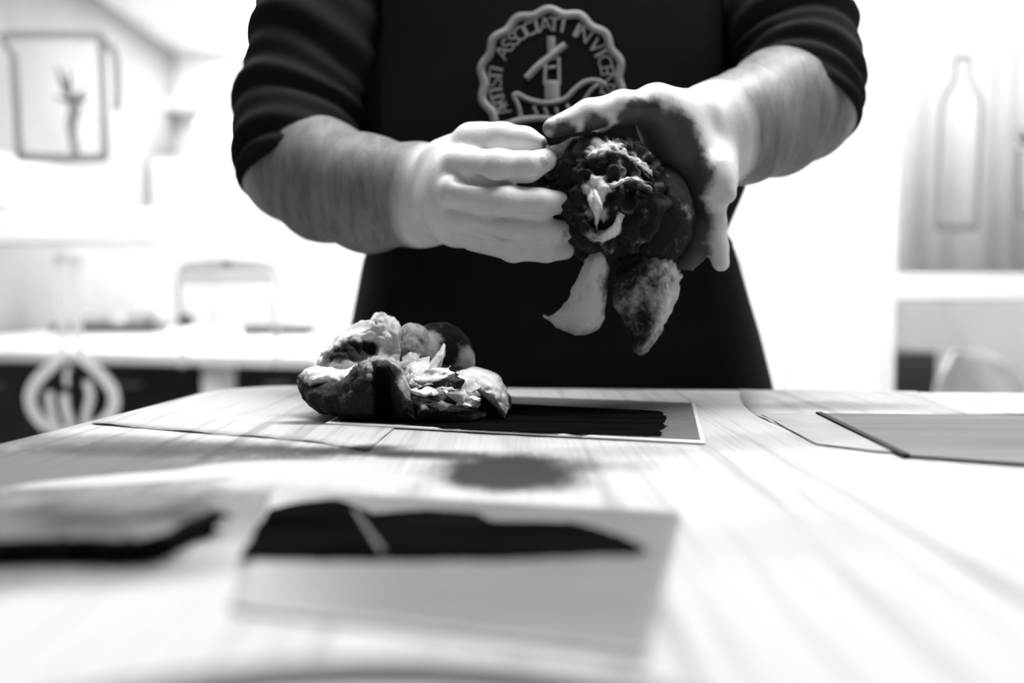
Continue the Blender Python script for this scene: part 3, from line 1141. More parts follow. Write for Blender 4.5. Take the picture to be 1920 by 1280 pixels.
def torso_pt(th, z, off):
    cx, a, b, yc = torso_at(z)
    s, c = math.sin(th), math.cos(th)
    return np.array([cx + (a + off) * math.copysign(abs(s) ** (2 / NE), s), yc - (b + off) * math.copysign(abs(c) ** (2 / NE), c), z])


def grid_faces(nu, nv, closed_u=False):
    out = []
    for j in range(nv - 1):
        for i in range(nu if closed_u else nu - 1):
            i2 = (i + 1) % nu
            out.append((j * nu + i, j * nu + i2, (j + 1) * nu + i2, (j + 1) * nu + i))
    return out


sh = MB()
nu, nv = 120, 90
V = []
for j in range(nv):
    z = .80 + (.665) * j / (nv - 1)
    for i in range(nu):
        V.append(torso_pt(2 * math.pi * i / nu, z, .012))
V = np.array(V)
wr = .006 * fbm(V * [1, 1, 1.6], 9, 3, 5)
dirn = V - np.array([.04, 1.085, 0])
dirn[:, 2] = 0
V += dirn / np.linalg.norm(dirn, axis=1)[:, None] * wr[:, None]
sh.add(V, grid_faces(nu, nv, True))


def sleeve(path, rads, cuff_dir, seed):
    """Rolled sleeve: wrinkled tube whose last rings turn back inside the cuff."""
    path = smooth_path(path, 16)
    n_ = len(path)
    rr = np.interp(np.linspace(0, 1, n_), np.linspace(0, 1, len(rads)), rads)
    pts, rad = list(path), list(rr)
    last, prev = pts[-1], pts[-4]
    ax = (last - prev) / np.linalg.norm(last - prev)
    for (s, k) in ((.004, .99), (.005, .95), (.001, .90), (-.015, .88), (-.04, .86)):
        pts.append(last + ax * s)
        rad.append(rr[-1] * k)
    mb = MB().tube(pts, rad, 64, cap=False)
    V = np.array(mb.v).reshape(len(pts), 64, 3)
    for i in range(n_):
        c = pts[i]
        t = i / (n_ - 1)
        w = np.array(V[i]) - c
        ring = np.array(V[i])
        ang = np.arange(64) / 64 * 2 * math.pi
        d_ = .0022 * np.sin(t * 40 + 2.2 * np.sin(ang + seed) + seed + 3 * fbm(ring, 7, 1, seed + 2)) + .0025 * np.sin(t * 71 + 2.0 * np.cos(ang * 2 + seed)) + .004 * fbm(ring, 16, 2, seed)
        d_ *= min(1, (1 - t) * 14 + .25)
        V[i] = ring + w / np.linalg.norm(w, axis=1)[:, None] * d_[:, None]
    mb.v = [tuple(q) for q in V.reshape(-1, 3)]
    return mb


for (S, E, W_, r, sd, rr) in ((SHL, EL, P(690, 366, .90), 0, 3, (.082, .076, .069, .064, .0605)), (SHR, ER, P(1400, 238, .878), 1, 8, (.082, .074, .068, .063, .060))):
    fdir = (W_ - E) / np.linalg.norm(W_ - E)
    mid = S + (E - S) * .55
    s_ = sleeve([S + [0, 0, .02], S + (E - S) * .3, S + (E - S) * .6, S + (E - S) * .85 - fdir * .004, E + fdir * .016 + [0, 0, -.008]], rr, fdir, sd)
    sh.add(s_.v, s_.f)
yk = Field([-.30, .92, 1.22], [.38, 1.26, 1.56], .006, .05)
for (z, cx, a, b, yc) in TORSO[3:]:
    yk.ell((cx, yc, z), (a + .012, b + .012, .10), .04)
for S_ in (SHL, SHR):
    yk.chain([(.04 + (S_[0] - .04) * .3, 1.09, 1.455), S_ + [0, 0, .004]], (.060, .074), .03).cone(S_, S_ + [0, 0, -.06], .074, .076, .02)
yk.carve((.04, 1.088, 1.50), (.04, 1.088, 1.60), .068)
yk.a[:, :, :4] = .05
v_, f_ = yk.mesh(1)
sh.add(v_, f_)
o = sh.build('shirt', M['cotton'], per, smooth=True)
o['label'] = 'black long-sleeved shirt with rolled-up sleeves'

# apron: bib and skirt as one cloth in front of the torso
nu, nv = 110, 110
OFF = .021


def apron_half(z):
    """Half angle covered at height z: narrow bib above the waist, wrapping skirt below."""
    t = np.clip((z - .985) / .05, 0, 1)
    t = t * t * (3 - 2 * t)
    cx, a, b, yc = torso_at(max(z, .8))
    bib = math.asin(min(1, (.165 / (a + OFF)) ** (NE / 2)))
    return (1 - t) * math.radians(112) + t * bib


V = []
for j in range(nv):
    z = .46 + (.93) * j / (nv - 1)
    ha = apron_half(z)
    for i in range(nu):
        th = -ha + 2 * ha * i / (nu - 1)
        fl = OFF + .05 * np.clip((1.02 - z) / .3, 0, 1.3) * abs(math.sin(th)) ** 1.5
        fl += .004 * math.sin(th * 7 + 2 * math.sin(z * 9)) * np.clip((1.1 - z) / .3, 0, 1)
        q = torso_pt(th, max(z, .8), fl)
        q[2] = z
        V.append(q)
V = np.array(V)
V[:, 1] += .0025 * fbm(V, 10, 2, 31) * np.clip((1.36 - V[:, 2]) / .2, 0.3, 1)
ap = MB().add(V, grid_faces(nu, nv)).build('apron', M['apron'], per, smooth=True, solid=0.0016)
ap['label'] = 'black bib apron with a round printed emblem'
ap['base'] = per['base']
dg = bpy.context.evaluated_depsgraph_get()
from mathutils.bvhtree import BVHTree
bvh = BVHTree.FromPolygons([tuple(q) for q in V], grid_faces(nu, nv))


def on_apron(px, py, lift=.0018):
    """Nearest point of the apron front straight behind the picture position of the print."""
    d_ = .968
    for _ in range(3):
        a = P(px, py, d_)
        h = bvh.ray_cast(Vector((a[0], .80, a[2])), Vector((0, 1, 0)))
        d_ = h[0].y if h[0] is not None else d_
    return np.array([a[0], (h[0].y if h[0] is not None else .97) - lift, a[2]])


def stroke(pts, w, n=8, closed=False, sub=2):
    path = smooth_path([np.array([a, b, 0.0]) for a, b in pts], n, closed)
    if closed:
        path = path + [path[0]]
    V, Fc = [], []
    for i, q in enumerate(path):
        t = path[min(i + 1, len(path) - 1)] - path[max(i - 1, 0)]
        if closed and i in (0, len(path) - 1):
            t = path[1] - path[-2]
        t = t / (np.linalg.norm(t) + 1e-9)
        nn = np.array([-t[1], t[0], 0])
        for k in range(sub + 1):
            e = q + nn * w * (k / sub - .5)
            V.append(on_apron(e[0], e[1]))
    for i in range(len(path) - 1):
        for k in range(sub):
            Fc.append((i * (sub + 1) + k, i * (sub + 1) + k + 1, (i + 1) * (sub + 1) + k + 1, (i + 1) * (sub + 1) + k))
    return V, Fc


EC = (1034, 152)
ring = []
for k in range(120):
    a = 2 * math.pi * k / 120
    r = 130 + 4.0 * math.cos(14 * a + .6)
    ring.append((EC[0] + r * math.sin(a), EC[1] - r * math.cos(a)))
em = MB()
em.add(*stroke(ring, 15, 2, True))
em.add(*stroke([(1033, 70), (1034, 95), (1034, 112)], 15))                    # engraving tool: tip
em.add(*stroke([(1023, 108), (1022, 140), (1021, 160)], 6))
em.add(*stroke([(1047, 108), (1048, 140), (1048, 160)], 6))
em.add(*stroke([(1035, 152), (1035, 188)], 28))
em.add(*stroke([(1028, 128), (1042, 126)], 5))
em.add(*stroke([(1060, 84), (1045, 96), (1028, 110), (1010, 124), (987, 148)], 13))
em.add(*stroke([(962, 182), (970, 177), (990, 187), (1015, 193), (1040, 192), (1062, 184), (1078, 168), (1098, 154), (1120, 152), (1135, 160)], 9))
em.add(*stroke([(962, 180), (972, 200), (977, 225)], 8))
em.add(*stroke([(1128, 156), (1110, 168), (1098, 185), (1090, 200)], 7))
em.add(*stroke([(940, 236), (975, 226), (1010, 222), (1050, 224), (1085, 215)], 11))
em.add(*stroke([(1000, 200), (1006, 214)], 6)).add(*stroke([(1020, 202), (1026, 216)], 6)).add(*stroke([(1042, 202), (1046, 216)], 6)).add(*stroke([(1062, 196), (1070, 210)], 6))
o = em.build('emblem_print', M['print'], ap, smooth=True, solid=0.0004)
o['label'] = 'grey scalloped ring with engraving tools printed on the apron'

# lettering around the ring
lt = MB()


def glyph(ch):
    cu_ = bpy.data.curves.new('glyph', 'FONT')
    cu_.body = ch
    cu_.size = 1.0
    cu_.resolution_u = 3
    o_ = bpy.data.objects.new('glyph', cu_)
    me = o_.to_mesh()
    v_ = np.array([q.co[:] for q in me.vertices])
    f_ = [tuple(p_.vertices) for p_ in me.polygons]
    o_.to_mesh_clear()
    bpy.data.objects.remove(o_)
    bpy.data.curves.remove(cu_)
    return v_, f_


def arc_text(txt, a0, a1):
    n_ = len(txt)
    for i, ch in enumerate(txt):
        a = math.radians(a0 + (a1 - a0) * (i + .5) / n_)
        v_, f_ = glyph(ch)
        w = v_[:, 0].max() + v_[:, 0].min()
        pts = []
        for q in v_:
            x = (q[0] - w / 2) * 33
            y = q[1] * 38
            x = x + math.copysign(1.2, x)
            r = 93 + y
            pts.append(on_apron(EC[0] + r * math.sin(a) + x * math.cos(a), EC[1] - r * math.cos(a) + x * math.sin(a), .0019))
        lt.add(pts, f_)


arc_text('ARTISTI', -124, -74)
arc_text('ASSOCIATI', -64, 16)
arc_text('IN', 22, 40)
arc_text('VICENZA', 47, 112)
o = lt.build('emblem_lettering', M['print'], ap)
o['label'] = 'capital letters set around the printed ring'

# straps and trousers, shoes
st = MB()
for s in (-1, 1):
    a = torso_pt(s * .75, 1.385, .023)
    st.tube([a, a + [-s * .02, .03, .06], np.array([.04 + s * .075, 1.10, 1.50]), np.array([.04 + s * .03, 1.165, 1.485])], .007, 8)
o = st.build('neck_strap', M['apron'], per, smooth=True)
tf = Field([-.25, .82, .03], [.36, 1.30, .90], .008, .05)
tf.ell((.046, 1.09, .83), (.20, .122, .09), .03)
for s in (-1, 1):
    x = .045 + s * .095
    tf.chain([(x, 1.09, .82), (x + s * .01, 1.085, .47), (x + s * .01, 1.10, .10)], (.10, .075, .065), .03)
v_, f_ = tf.mesh(1)
MB().add(v_, f_).build('trousers', M['denim'], per, smooth=True)
for s in (-1, 1):
    sf = Field([.045 + s * .11 - .09, .80, 0.0], [.045 + s * .11 + .09, 1.22, .16], .006, .04)
    x = .045 + s * .105
    sf.chain([(x, 1.12, .055), (x + s * .012, .90, .042)], (.052, .042), .02)
    v_, f_ = sf.mesh(1)
    v_[:, 2] = np.maximum(v_[:, 2], .002)
    MB().add(v_, f_).build('shoe', M['leather'], per, smooth=True)


# ------------------------------------------------------------------ tarlatan rags
def crom(p0, p1, p2, p3, t):
    return 0.5 * (2 * p1 + (p2 - p0) * t + (2 * p0 - 5 * p1 + 4 * p2 - p3) * t * t + (3 * p1 - p0 - 3 * p2 + p3) * t ** 3)


class Cloth:
    def __init__(self):
        self.mb, self.ink, self.uv = MB(), [], []

    def patch(self, rows, n=12, amp=.0012, seed=0, fine=.0004):
        """Sheet through a grid of (px, py, depth, ink)."""
        A = np.array([[[*P(c[0], c[1], c[2]), c[3]] for c in r] for r in rows])
        R, C = A.shape[:2]
        rows2 = []
        for i in range(R - 1):
            for k in range(n):
                t = k / n
                rows2.append(crom(A[max(i - 1, 0)], A[i], A[i + 1], A[min(i + 2, R - 1)], t))
        rows2.append(A[-1])
        B = np.array(rows2)
        cols = []
        for j in range(C - 1):
            for k in range(n):
                t = k / n
                cols.append(crom(B[:, max(j - 1, 0)], B[:, j], B[:, j + 1], B[:, min(j + 2, C - 1)], t))
        cols.append(B[:, -1])
        B = np.stack(cols, 1)
        X = B[..., :3]
        du = np.gradient(X, axis=1)
        dv = np.gradient(X, axis=0)
        nr = np.cross(du, dv)
        nr /= np.linalg.norm(nr, axis=2)[..., None] + 1e-12
        fl = X.reshape(-1, 3)
        rid = 1 - np.abs(fbm(fl, 60, 3, seed)) * 2
        wp = fl + .008 * np.stack([vnoise(fl, 70, seed + s_) for s_ in (1, 2, 3)], 1)
        rid2 = 1 - np.abs(vnoise(wp * [1, 1, .45], 170, seed + 8)) * 2
        ds = amp * rid * 1.3 + amp * .8 * rid2 + amp * .7 * fbm(fl, 150, 3, seed + 5) + fine * fbm(fl, 500, 2, seed + 9)
        X = X + nr * ds.reshape(X.shape[:2])[..., None]
        uvv = np.stack([np.cumsum(np.linalg.norm(du, axis=2), 1), np.cumsum(np.linalg.norm(dv, axis=2), 0)], -1)
        self._emit(X.reshape(-1, 3), B.shape[1], B.shape[0], np.clip(B[..., 3], 0, 1).ravel(), uvv.reshape(-1, 2), False)

    def lump(self, c, r, ink, amp=.004, seed=0, n=48, scale=45, inkfn=None):
        """Closed crumpled pouch."""
        nu_, nv_ = n * 2, n
        th = np.linspace(0, 2 * math.pi, nu_, endpoint=False)
        ph = np.linspace(.02, math.pi - .02, nv_)
        TH, PH = np.meshgrid(th, ph)
        N_ = np.stack([np.sin(PH) * np.cos(TH), np.sin(PH) * np.sin(TH), np.cos(PH)], -1).reshape(-1, 3)
        X = np.array(c) + N_ * np.array(r)
        rid = 1 - 2 * np.abs(fbm(X + .03 * np.stack([vnoise(X, 30, seed + s) for s in (1, 2, 3)], 1), scale, 3, seed))
        X = X + N_ * (amp * rid)[:, None] + N_ * (amp * .35 * fbm(X, scale * 3.2, 3, seed + 4))[:, None]
        uvv = np.stack([TH.ravel() * max(r[:2]), PH.ravel() * r[2]], -1)
        k = np.full(len(X), ink) - .25 * np.clip(rid, 0, 1) ** 3
        if inkfn is not None:
            k = inkfn(X, k)
        self._emit(X, nu_, nv_, np.clip(k, 0, 1), uvv, True)

    def _emit(self, X, nu_, nv_, ink, uv, closed):
        self.mb.add(X, grid_faces(nu_, nv_, closed))
        self.ink += list(ink)
        self.uv += [tuple(q) for q in uv]

    def build(self, name, m, solid=.0006, zmin=None):
        if zmin is not None:
            self.mb.v = [(q[0], q[1], max(q[2], zmin)) for q in self.mb.v]
        return self.mb.build(name, m, smooth=True, colors=self.ink, uv=self.uv, solid=solid)


rag = Cloth()
# dark underlying wad
rag.lump(P(745, 735, .765), (.062, .032, .024), 1.0, .005, 11)
rag.lump(P(860, 752, .745), (.036, .026, .016), 1.0, .004, 12)
# back dome, dark with pale patches
dc = P(822, 672, .79)


def dome_ink(X, k):
    for (p_, r_) in ((P(787, 648, .765), .013), (P(882, 688, .775), .013), (P(766, 640, .77), .008)):
        k = k - .9 * np.clip(1.5 - np.linalg.norm(X - p_, axis=1) / r_, 0, 1)
    return k


rag.lump(dc, (.0265, .026, .0265), .95, .0025, 21, 48, 30, dome_ink)
rag.lump(P(775, 665, .775), (.014, .02, .022), .55, .003, 23, 40, 45)
# upper left crown, pale
rag.patch([[(592, 690, .79, .3), (600, 668, .80, .3), (640, 622, .81, .3), (690, 598, .815, .2), (735, 596, .815, .2), (756, 625, .81, .3)],
           [(585, 692, .765, .4), (600, 662, .765, .35), (640, 620, .768, .15), (682, 598, .77, .1), (726, 592, .77, .15), (754, 612, .772, .2)],
           [(588, 694, .75, .3), (606, 668, .748, .5), (640, 632, .75, .1), (680, 612, .752, .05), (722, 604, .752, .15), (754, 630, .757, .15)],
           [(595, 694, .745, .2), (618, 672, .742, .75), (650, 646, .746, .85), (688, 636, .748, .2), (722, 630, .746, .0), (752, 650, .752, .1)],
           [(604, 696, .742, .1), (636, 680, .738, .35), (666, 662, .742, .95), (695, 655, .752, .9), (722, 650, .748, .2), (750, 668, .748, .1)],
           [(620, 705, .742, .2), (646, 694, .738, .1), (676, 680, .735, .2), (700, 672, .738, .35), (724, 672, .742, .3), (752, 685, .742, .2)]], 14, .0022, 31)
# knot on the crown
rag.patch([[(690, 612, .772, .1), (700, 588, .775, .1), (716, 586, .775, .2), (740, 604, .775, .1)],
           [(690, 618, .758, .2), (702, 588, .760, .2), (715, 583, .760, .5), (738, 602, .760, .1)],
           [(694, 628, .752, .1), (704, 606, .752, .4), (720, 604, .752, .2), (744, 618, .752, .05)],
           [(700, 640, .752, .1), (712, 632, .750, .1), (728, 632, .748, .1), (748, 642, .752, .1)]], 12, .0016, 33)
rag.patch([[(722, 604, .778, .2), (738, 594, .78, .2), (754, 612, .78, .3), (757, 650, .78, .4)],
           [(724, 606, .758, .3), (738, 596, .757, .05), (752, 614, .758, .1), (756, 648, .762, .3)],
           [(728, 626, .750, .3), (738, 622, .747, .05), (748, 634, .748, .1), (752, 655, .755, .3)],
           [(730, 650, .752, .3), (738, 652, .75, .2), (746, 658, .75, .2), (752, 668, .755, .3)]], 10, .001, 34)
# pale rolled ledge at the left
rag.patch([[(560, 704, .76, .5), (580, 690, .765, .2), (615, 684, .77, .1), (650, 690, .76, .1), (676, 678, .755, .2)],
           [(558, 706, .742, .7), (576, 690, .735, .2), (612, 684, .735, .0), (645, 692, .73, .05), (676, 680, .728, .2)],
           [(561, 716, .732, .8), (580, 704, .722, .1), (612, 698, .72, .05), (644, 704, .716, .1), (672, 694, .715, .3)],
           [(564, 726, .73, .9), (584, 714, .718, .3), (612, 712, .718, .35), (640, 722, .714, .3), (666, 715, .712, .6)],
           [(572, 738, .73, 1), (590, 728, .724, .9), (612, 730, .724, .95), (638, 736, .72, .9), (662, 732, .716, 1)]], 14, .0014, 35)
# bulging dark front lobe on the left, down to the table
rag.patch([[(560, 708, .755, .7), (600, 724, .745, .9), (640, 716, .745, .9), (668, 690, .745, .8), (690, 682, .745, .7), (712, 684, .745, .9)],
           [(556, 712, .74, .75), (598, 720, .722, .8), (640, 710, .708, .75), (668, 684, .70, .7), (692, 674, .698, .6), (716, 680, .702, .8)],
           [(560, 735, .732, .85), (598, 735, .708, .95), (642, 728, .696, .85), (672, 705, .690, .7), (698, 692, .690, .65), (714, 704, .708, .95)],
           [(574, 758, .728, .9), (606, 756, .704, .9), (645, 752, .692, .8), (676, 735, .688, .9), (700, 722, .690, .9), (712, 735, .722, 1)],
           [(596, 776, .725, .9), (624, 776, .708, .8), (655, 776, .695, .9), (682, 768, .689, .95), (702, 760, .692, .95), (712, 765, .728, 1)],
           [(630, 789, .725, 1), (650, 792, .712, .9), (672, 794, .702, .95), (690, 795, .697, 1), (704, 794, .698, 1), (712, 792, .725, 1)]], 16, .0011, 41)
# the arch: ridge over a black hollow, right leg coming down
rag.patch([[(690, 680, .745, .6), (708, 672, .745, .6), (728, 672, .745, .6), (748, 684, .745, .7), (762, 708, .742, .7), (770, 740, .74, .8)],
           [(688, 676, .702, .6), (708, 670, .697, .5), (730, 672, .696, .5), (752, 688, .698, .6), (766, 714, .702, .6), (774, 744, .708, .8)],
           [(700, 688, .695, .7), (714, 684, .692, .65), (730, 686, .690, .65), (748, 704, .690, .6), (762, 728, .693, .35), (776, 756, .70, .8)],
           [(709, 706, .712, 1), (716, 700, .706, .95), (728, 702, .698, .85), (740, 722, .688, .8), (756, 748, .687, .85), (778, 770, .694, .9)],
           [(711, 740, .735, 1), (718, 736, .730, 1), (727, 738, .712, 1), (738, 754, .692, .95), (754, 772, .686, .9), (780, 784, .691, .9)],
           [(712, 792, .735, 1), (720, 793, .728, 1), (730, 794, .712, 1), (742, 796, .697, 1), (760, 797, .692, 1), (788, 797, .692, 1)]], 16, .001, 42)
# low dark front on the right
rag.patch([[(768, 735, .735, .8), (800, 740, .74, .9), (840, 748, .74, .9), (880, 752, .74, 1), (915, 750, .735, 1)],
           [(772, 745, .705, .8), (800, 750, .70, .8), (838, 760, .70, .8), (876, 764, .702, 1), (915, 758, .708, 1)],
           [(776, 764, .694, .8), (796, 762, .688, .45), (830, 772, .690, .85), (870, 776, .694, 1), (912, 774, .70, 1)],
           [(784, 782, .690, .95), (800, 782, .686, .8), (830, 786, .688, .95), (868, 788, .690, 1), (908, 786, .698, 1)],
           [(790, 797, .692, 1), (806, 798, .690, 1), (832, 799, .690, 1), (868, 800, .690, 1), (905, 798, .698, 1)]], 12, .0012, 43)
# pale pointed flap and its neighbours
rag.patch([[(748, 700, .74, .2), (762, 678, .745, .15), (786, 672, .75, .1), (806, 668, .75, .2)],
           [(756, 716, .722, .2), (768, 690, .725, .05), (788, 686, .725, .1), (806, 690, .73, .2)],
           [(764, 728, .712, .2), (774, 712, .712, .05), (792, 704, .714, .1), (808, 708, .718, .3)],
           [(772, 738, .71, .3), (784, 728, .71, .1), (800, 722, .712, .1), (814, 720, .716, .4)]], 12, .0012, 45)
rag.patch([[(792, 704, .735, .2), (806, 680, .74, .2), (822, 656, .745, .2), (831, 643, .748, .2)],
           [(794, 708, .722, .05), (812, 682, .724, .05), (826, 656, .728, .05), (833, 644, .735, .2)],
           [(806, 708, .714, .05), (822, 686, .716, .0), (832, 662, .720, .05), (836, 646, .733, .2)],
           [(822, 704, .722, .3), (830, 688, .726, .5), (836, 668, .730, .4), (837, 650, .738, .3)]], 10, .0008, 46)
rag.patch([[(748, 668, .755, .2), (770, 652, .76, .3), (792, 656, .765, .4)], [(746, 680, .742, .1), (768, 664, .742, .2), (788, 668, .748, .2)],
           [(752, 694, .738, .2), (772, 682, .736, .2), (790, 684, .742, .4)]], 10, .0016, 47)


def petal(c, w, h, d, rot, inkc, inke, seed, cup=.006):
    rows = []
    ca, sa = math.cos(rot), math.sin(rot)
    rnd = random.Random(seed)
    for j in range(5):
        v = j / 4 * 2 - 1
        row = []
        for i in range(5):
            u = i / 4 * 2 - 1
            x = u * math.sqrt(1 - .45 * v * v) * w
            y = v * math.sqrt(1 - .45 * u * u) * h
            e = max(abs(u), abs(v))
            jx, jy = rnd.uniform(-.16, .16) * w, rnd.uniform(-.22, .22) * h
            x, y = x + jx, y + jy
            row.append((c[0] + x * ca - y * sa, c[1] + x * sa + y * ca, d + cup * (.9 * u * u + .5 * v * v) - .004 * v + rnd.uniform(-.0025, .0025), inkc + (inke - inkc) * (1 if e == 1 and v > 0 else .15 if e < 1 else .4)))
        rows.append(row)
    rag.patch(rows, 9, .0011, seed, .0004)


petal((882, 752), 26, 14, .688, -.12, .10, .55, 54)
petal((826, 760), 26, 11, .684, .05, .45, .8, 55)
petal((868, 728), 34, 24, .692, .1, .12, .3, 51)
petal((812, 706), 42, 15, .694, -.22, .22, .5, 50)
petal((852, 716), 17, 17, .684, .3, .7, .95, 56)
petal((838, 730), 19, 9, .680, -.08, .08, .6, 53)
petal((797, 734), 27, 9.5, .680, .08, .15, .6, 52)
# big right flap curling to the plate
rag.patch([[(842, 704, .76, .3), (866, 692, .765, .2), (896, 690, .77, .15), (928, 700, .765, .3), (950, 735, .755, .5), (958, 765, .745, .6)],
           [(846, 700, .735, .2), (868, 690, .735, .05), (898, 687, .735, .0), (930, 698, .735, .15), (950, 732, .73, .35), (957, 766, .725, .5)],
           [(852, 708, .715, .2), (872, 702, .712, .1), (898, 702, .708, .0), (924, 714, .708, .1), (944, 742, .708, .35), (954, 772, .708, .5)],
           [(866, 728, .708, .2), (882, 726, .704, .15), (902, 728, .700, .05), (922, 738, .700, .25), (940, 760, .70, .45), (950, 782, .702, .55)],
           [(892, 742, .712, .6), (900, 742, .710, .5), (908, 744, .706, .3), (920, 754, .704, .45), (934, 772, .702, .5), (944, 790, .702, .65)],
           [(902, 756, .722, 1), (908, 752, .722, 1), (914, 754, .720, .95), (920, 764, .716, .9), (928, 778, .712, .9), (936, 792, .708, .9)]], 14, .0012, 57)
rag.lump(P(905, 770, .735), (.016, .02, .009), .95, .003, 58, 32)
o = rag.build('tarlatan_rag', M['gauze'], zmin=zA + .0012)
tag(o, 'crumpled gauze rag streaked with black ink lying on the inked plate', 'rag')

# rag held between the hands
hr = Cloth()


def held_ink(X, k):
    for (p_, r_) in ((P(1118, 350, .735), .010), (P(1120, 395, .735), .009), (P(1135, 270, .75), .010), (P(1155, 435, .735), .007), (P(1190, 345, .74), .009), (P(1210, 300, .75), .008)):
        k = k - .75 * np.clip(1.5 - np.linalg.norm(X - p_, axis=1) / r_, 0, 1)
    return k


hr.lump(P(1140, 370, .772), (.038, .024, .036), 1.0, .011, 61, 110, 55, held_ink)
hr.lump(P(1115, 310, .775), (.034, .022, .018), .98, .007, 62, 70, 50, held_ink)
hr.lump(P(1235, 410, .79), (.025, .024, .040), 1.0, .003, 63, 60, 30)
hr.lump(P(1065, 330, .785), (.026, .014, .020), 1.0, .004, 64, 50, 50)
hr.lump(P(1120, 455, .785), (.018, .015, .015), 1.0, .004, 65, 50, 50)
hr.lump(P(1195, 520, .79), (.014, .012, .030), .95, .004, 66, 50, 40)
# small flaps in front of the wad
hr.patch([[(1100, 330, .75, .6), (1112, 322, .75, .4), (1128, 330, .752, .6)], [(1104, 358, .738, .3), (1115, 356, .734, .0), (1128, 360, .738, .5)],
          [(1098, 385, .738, .6), (1114, 384, .731, .15), (1132, 384, .735, .4)], [(1110, 405, .738, .6), (1118, 408, .733, .2), (1128, 404, .737, .4)], [(1116, 428, .74, .7), (1119, 430, .737, .5), (1122, 428, .739, .7)]], 10, .0015, 71)
hr.patch([[(1125, 340, .755, .5), (1150, 338, .75, .5), (1185, 325, .75, .6), (1220, 345, .755, .7)], [(1124, 344, .742, .1), (1150, 342, .735, .1), (1186, 328, .735, .4), (1224, 350, .742, .6)],
          [(1128, 352, .742, .3), (1152, 352, .735, .5), (1188, 342, .735, .6), (1226, 368, .742, .8)], [(1130, 362, .75, .9), (1154, 364, .748, .9), (1190, 362, .75, .9), (1222, 385, .752, 1)]], 10, .002, 72)
hr.patch([[(1085, 275, .77, .8), (1110, 262, .775, .4), (1150, 255, .778, .4), (1190, 280, .775, .6), (1225, 318, .77, .7)], [(1090, 285, .752, .8), (1112, 272, .75, .2), (1150, 264, .75, .3), (1192, 288, .75, .4), (1228, 326, .75, .6)],
          [(1098, 300, .745, .9), (1120, 292, .742, .5), (1156, 288, .742, .8), (1196, 308, .742, .5), (1226, 340, .745, .8)], [(1100, 320, .752, 1), (1124, 314, .75, 1), (1158, 310, .75, 1), (1192, 328, .75, .9), (1220, 356, .752, 1)]], 12, .0022, 73)
hr.patch([[(1085, 395, .76, .9), (1095, 430, .76, .8), (1120, 450, .76, .7), (1150, 440, .76, .6), (1166, 405, .76, .7)], [(1090, 400, .745, 1), (1098, 428, .738, .8), (1122, 444, .735, .5), (1150, 432, .735, .2), (1162, 400, .742, .5)],
          [(1096, 400, .742, 1), (1104, 420, .735, 1), (1124, 432, .732, .9), (1146, 422, .732, .7), (1156, 398, .74, .9)]], 10, .0018, 74)
# pale tail hanging down on the left
hr.patch([[(1100, 468, .79, .4), (1118, 458, .79, .3), (1138, 466, .79, .4), (1146, 500, .79, .6)],
          [(1092, 490, .775, .2), (1112, 472, .768, .1), (1132, 474, .768, .2), (1143, 505, .775, .5)],
          [(1078, 530, .77, .25), (1100, 520, .758, .05), (1124, 522, .762, .4), (1142, 530, .772, .7)],
          [(1055, 570, .768, .3), (1082, 566, .758, .3), (1112, 566, .755, .1), (1138, 572, .768, .5)],
          [(1028, 592, .768, .25), (1062, 598, .758, .1), (1100, 604, .755, .1), (1134, 598, .768, .4)],
          [(1017, 592, .772, .3), (1050, 616, .766, .3), (1088, 628, .766, .35), (1124, 616, .772, .5)],
          [(1022, 600, .785, .5), (1054, 620, .785, .5), (1090, 628, .785, .5), (1122, 615, .785, .6)]], 12, .001, 75)
# darker tail on the right with a mottled pale rim
hr.patch([[(1160, 490, .80, .9), (1190, 470, .80, .8), (1225, 468, .80, .6), (1262, 476, .80, .4), (1280, 510, .80, .3)],
          [(1152, 505, .785, .8), (1186, 488, .775, .9), (1224, 480, .772, .6), (1260, 484, .775, .35), (1279, 515, .785, .3)],
          [(1146, 540, .782, .8), (1182, 530, .768, .75), (1220, 525, .765, .55), (1256, 525, .768, .5), (1276, 545, .78, .25)],
          [(1150, 575, .782, .7), (1184, 575, .768, .65), (1216, 570, .764, .7), (1246, 575, .768, .35), (1264, 580, .78, .3)],
          [(1166, 600, .782, .8), (1190, 605, .77, .75), (1214, 610, .766, .75), (1236, 610, .77, .4), (1250, 612, .78, .4)],
          [(1180, 632, .784, .8), (1194, 640, .775, .7), (1210, 645, .772, .6), (1226, 642, .775, .45), (1236, 636, .782, .4)],
          [(1186, 662, .786, .7), (1194, 668, .78, .6), (1206, 670, .78, .6), (1216, 664, .78, .6), (1224, 652, .785, .5)]], 12, .0018, 76)
o = hr.build('held_rag', M['gauze_dark'])
tag(o, 'ink-black gauze rag with two hanging tails gripped between the hands', 'rag')

# ------------------------------------------------------------------ vessel shapes in frosted film on the panes
YD = PD + 0.0235


def film_line(pts, w, n=6, closed=False):
    path = smooth_path([np.array([bx(a), YD, bz(b)]) for a, b in pts], n, closed)
    if closed:
        path = path + [path[0], path[1]]
    V, Fc = [], []
    hw = w * SP / 2
    for i, q in enumerate(path):
        t = path[min(i + 1, len(path) - 1)] - path[max(i - 1, 0)]
        t = t / (np.linalg.norm(t) + 1e-9)
        nn = np.array([-t[2], 0, t[0]]) * hw
        V += [q - nn, q + nn]
    for i in range(len(path) - 1):
        Fc.append((2 * i, 2 * i + 1, 2 * i + 3, 2 * i + 2))
    return V, Fc


def film_fill(pts):
    return [(bx(a), YD, bz(b)) for a, b in pts], [tuple(range(len(pts)))]


def line_part(parent, name, m, lines):
    mb = MB()
    for (pts, w, n, cl) in lines:
        mb.add(*film_line(pts, w, n, cl))
    return mb.build(name, m, parent, solid=0.001)


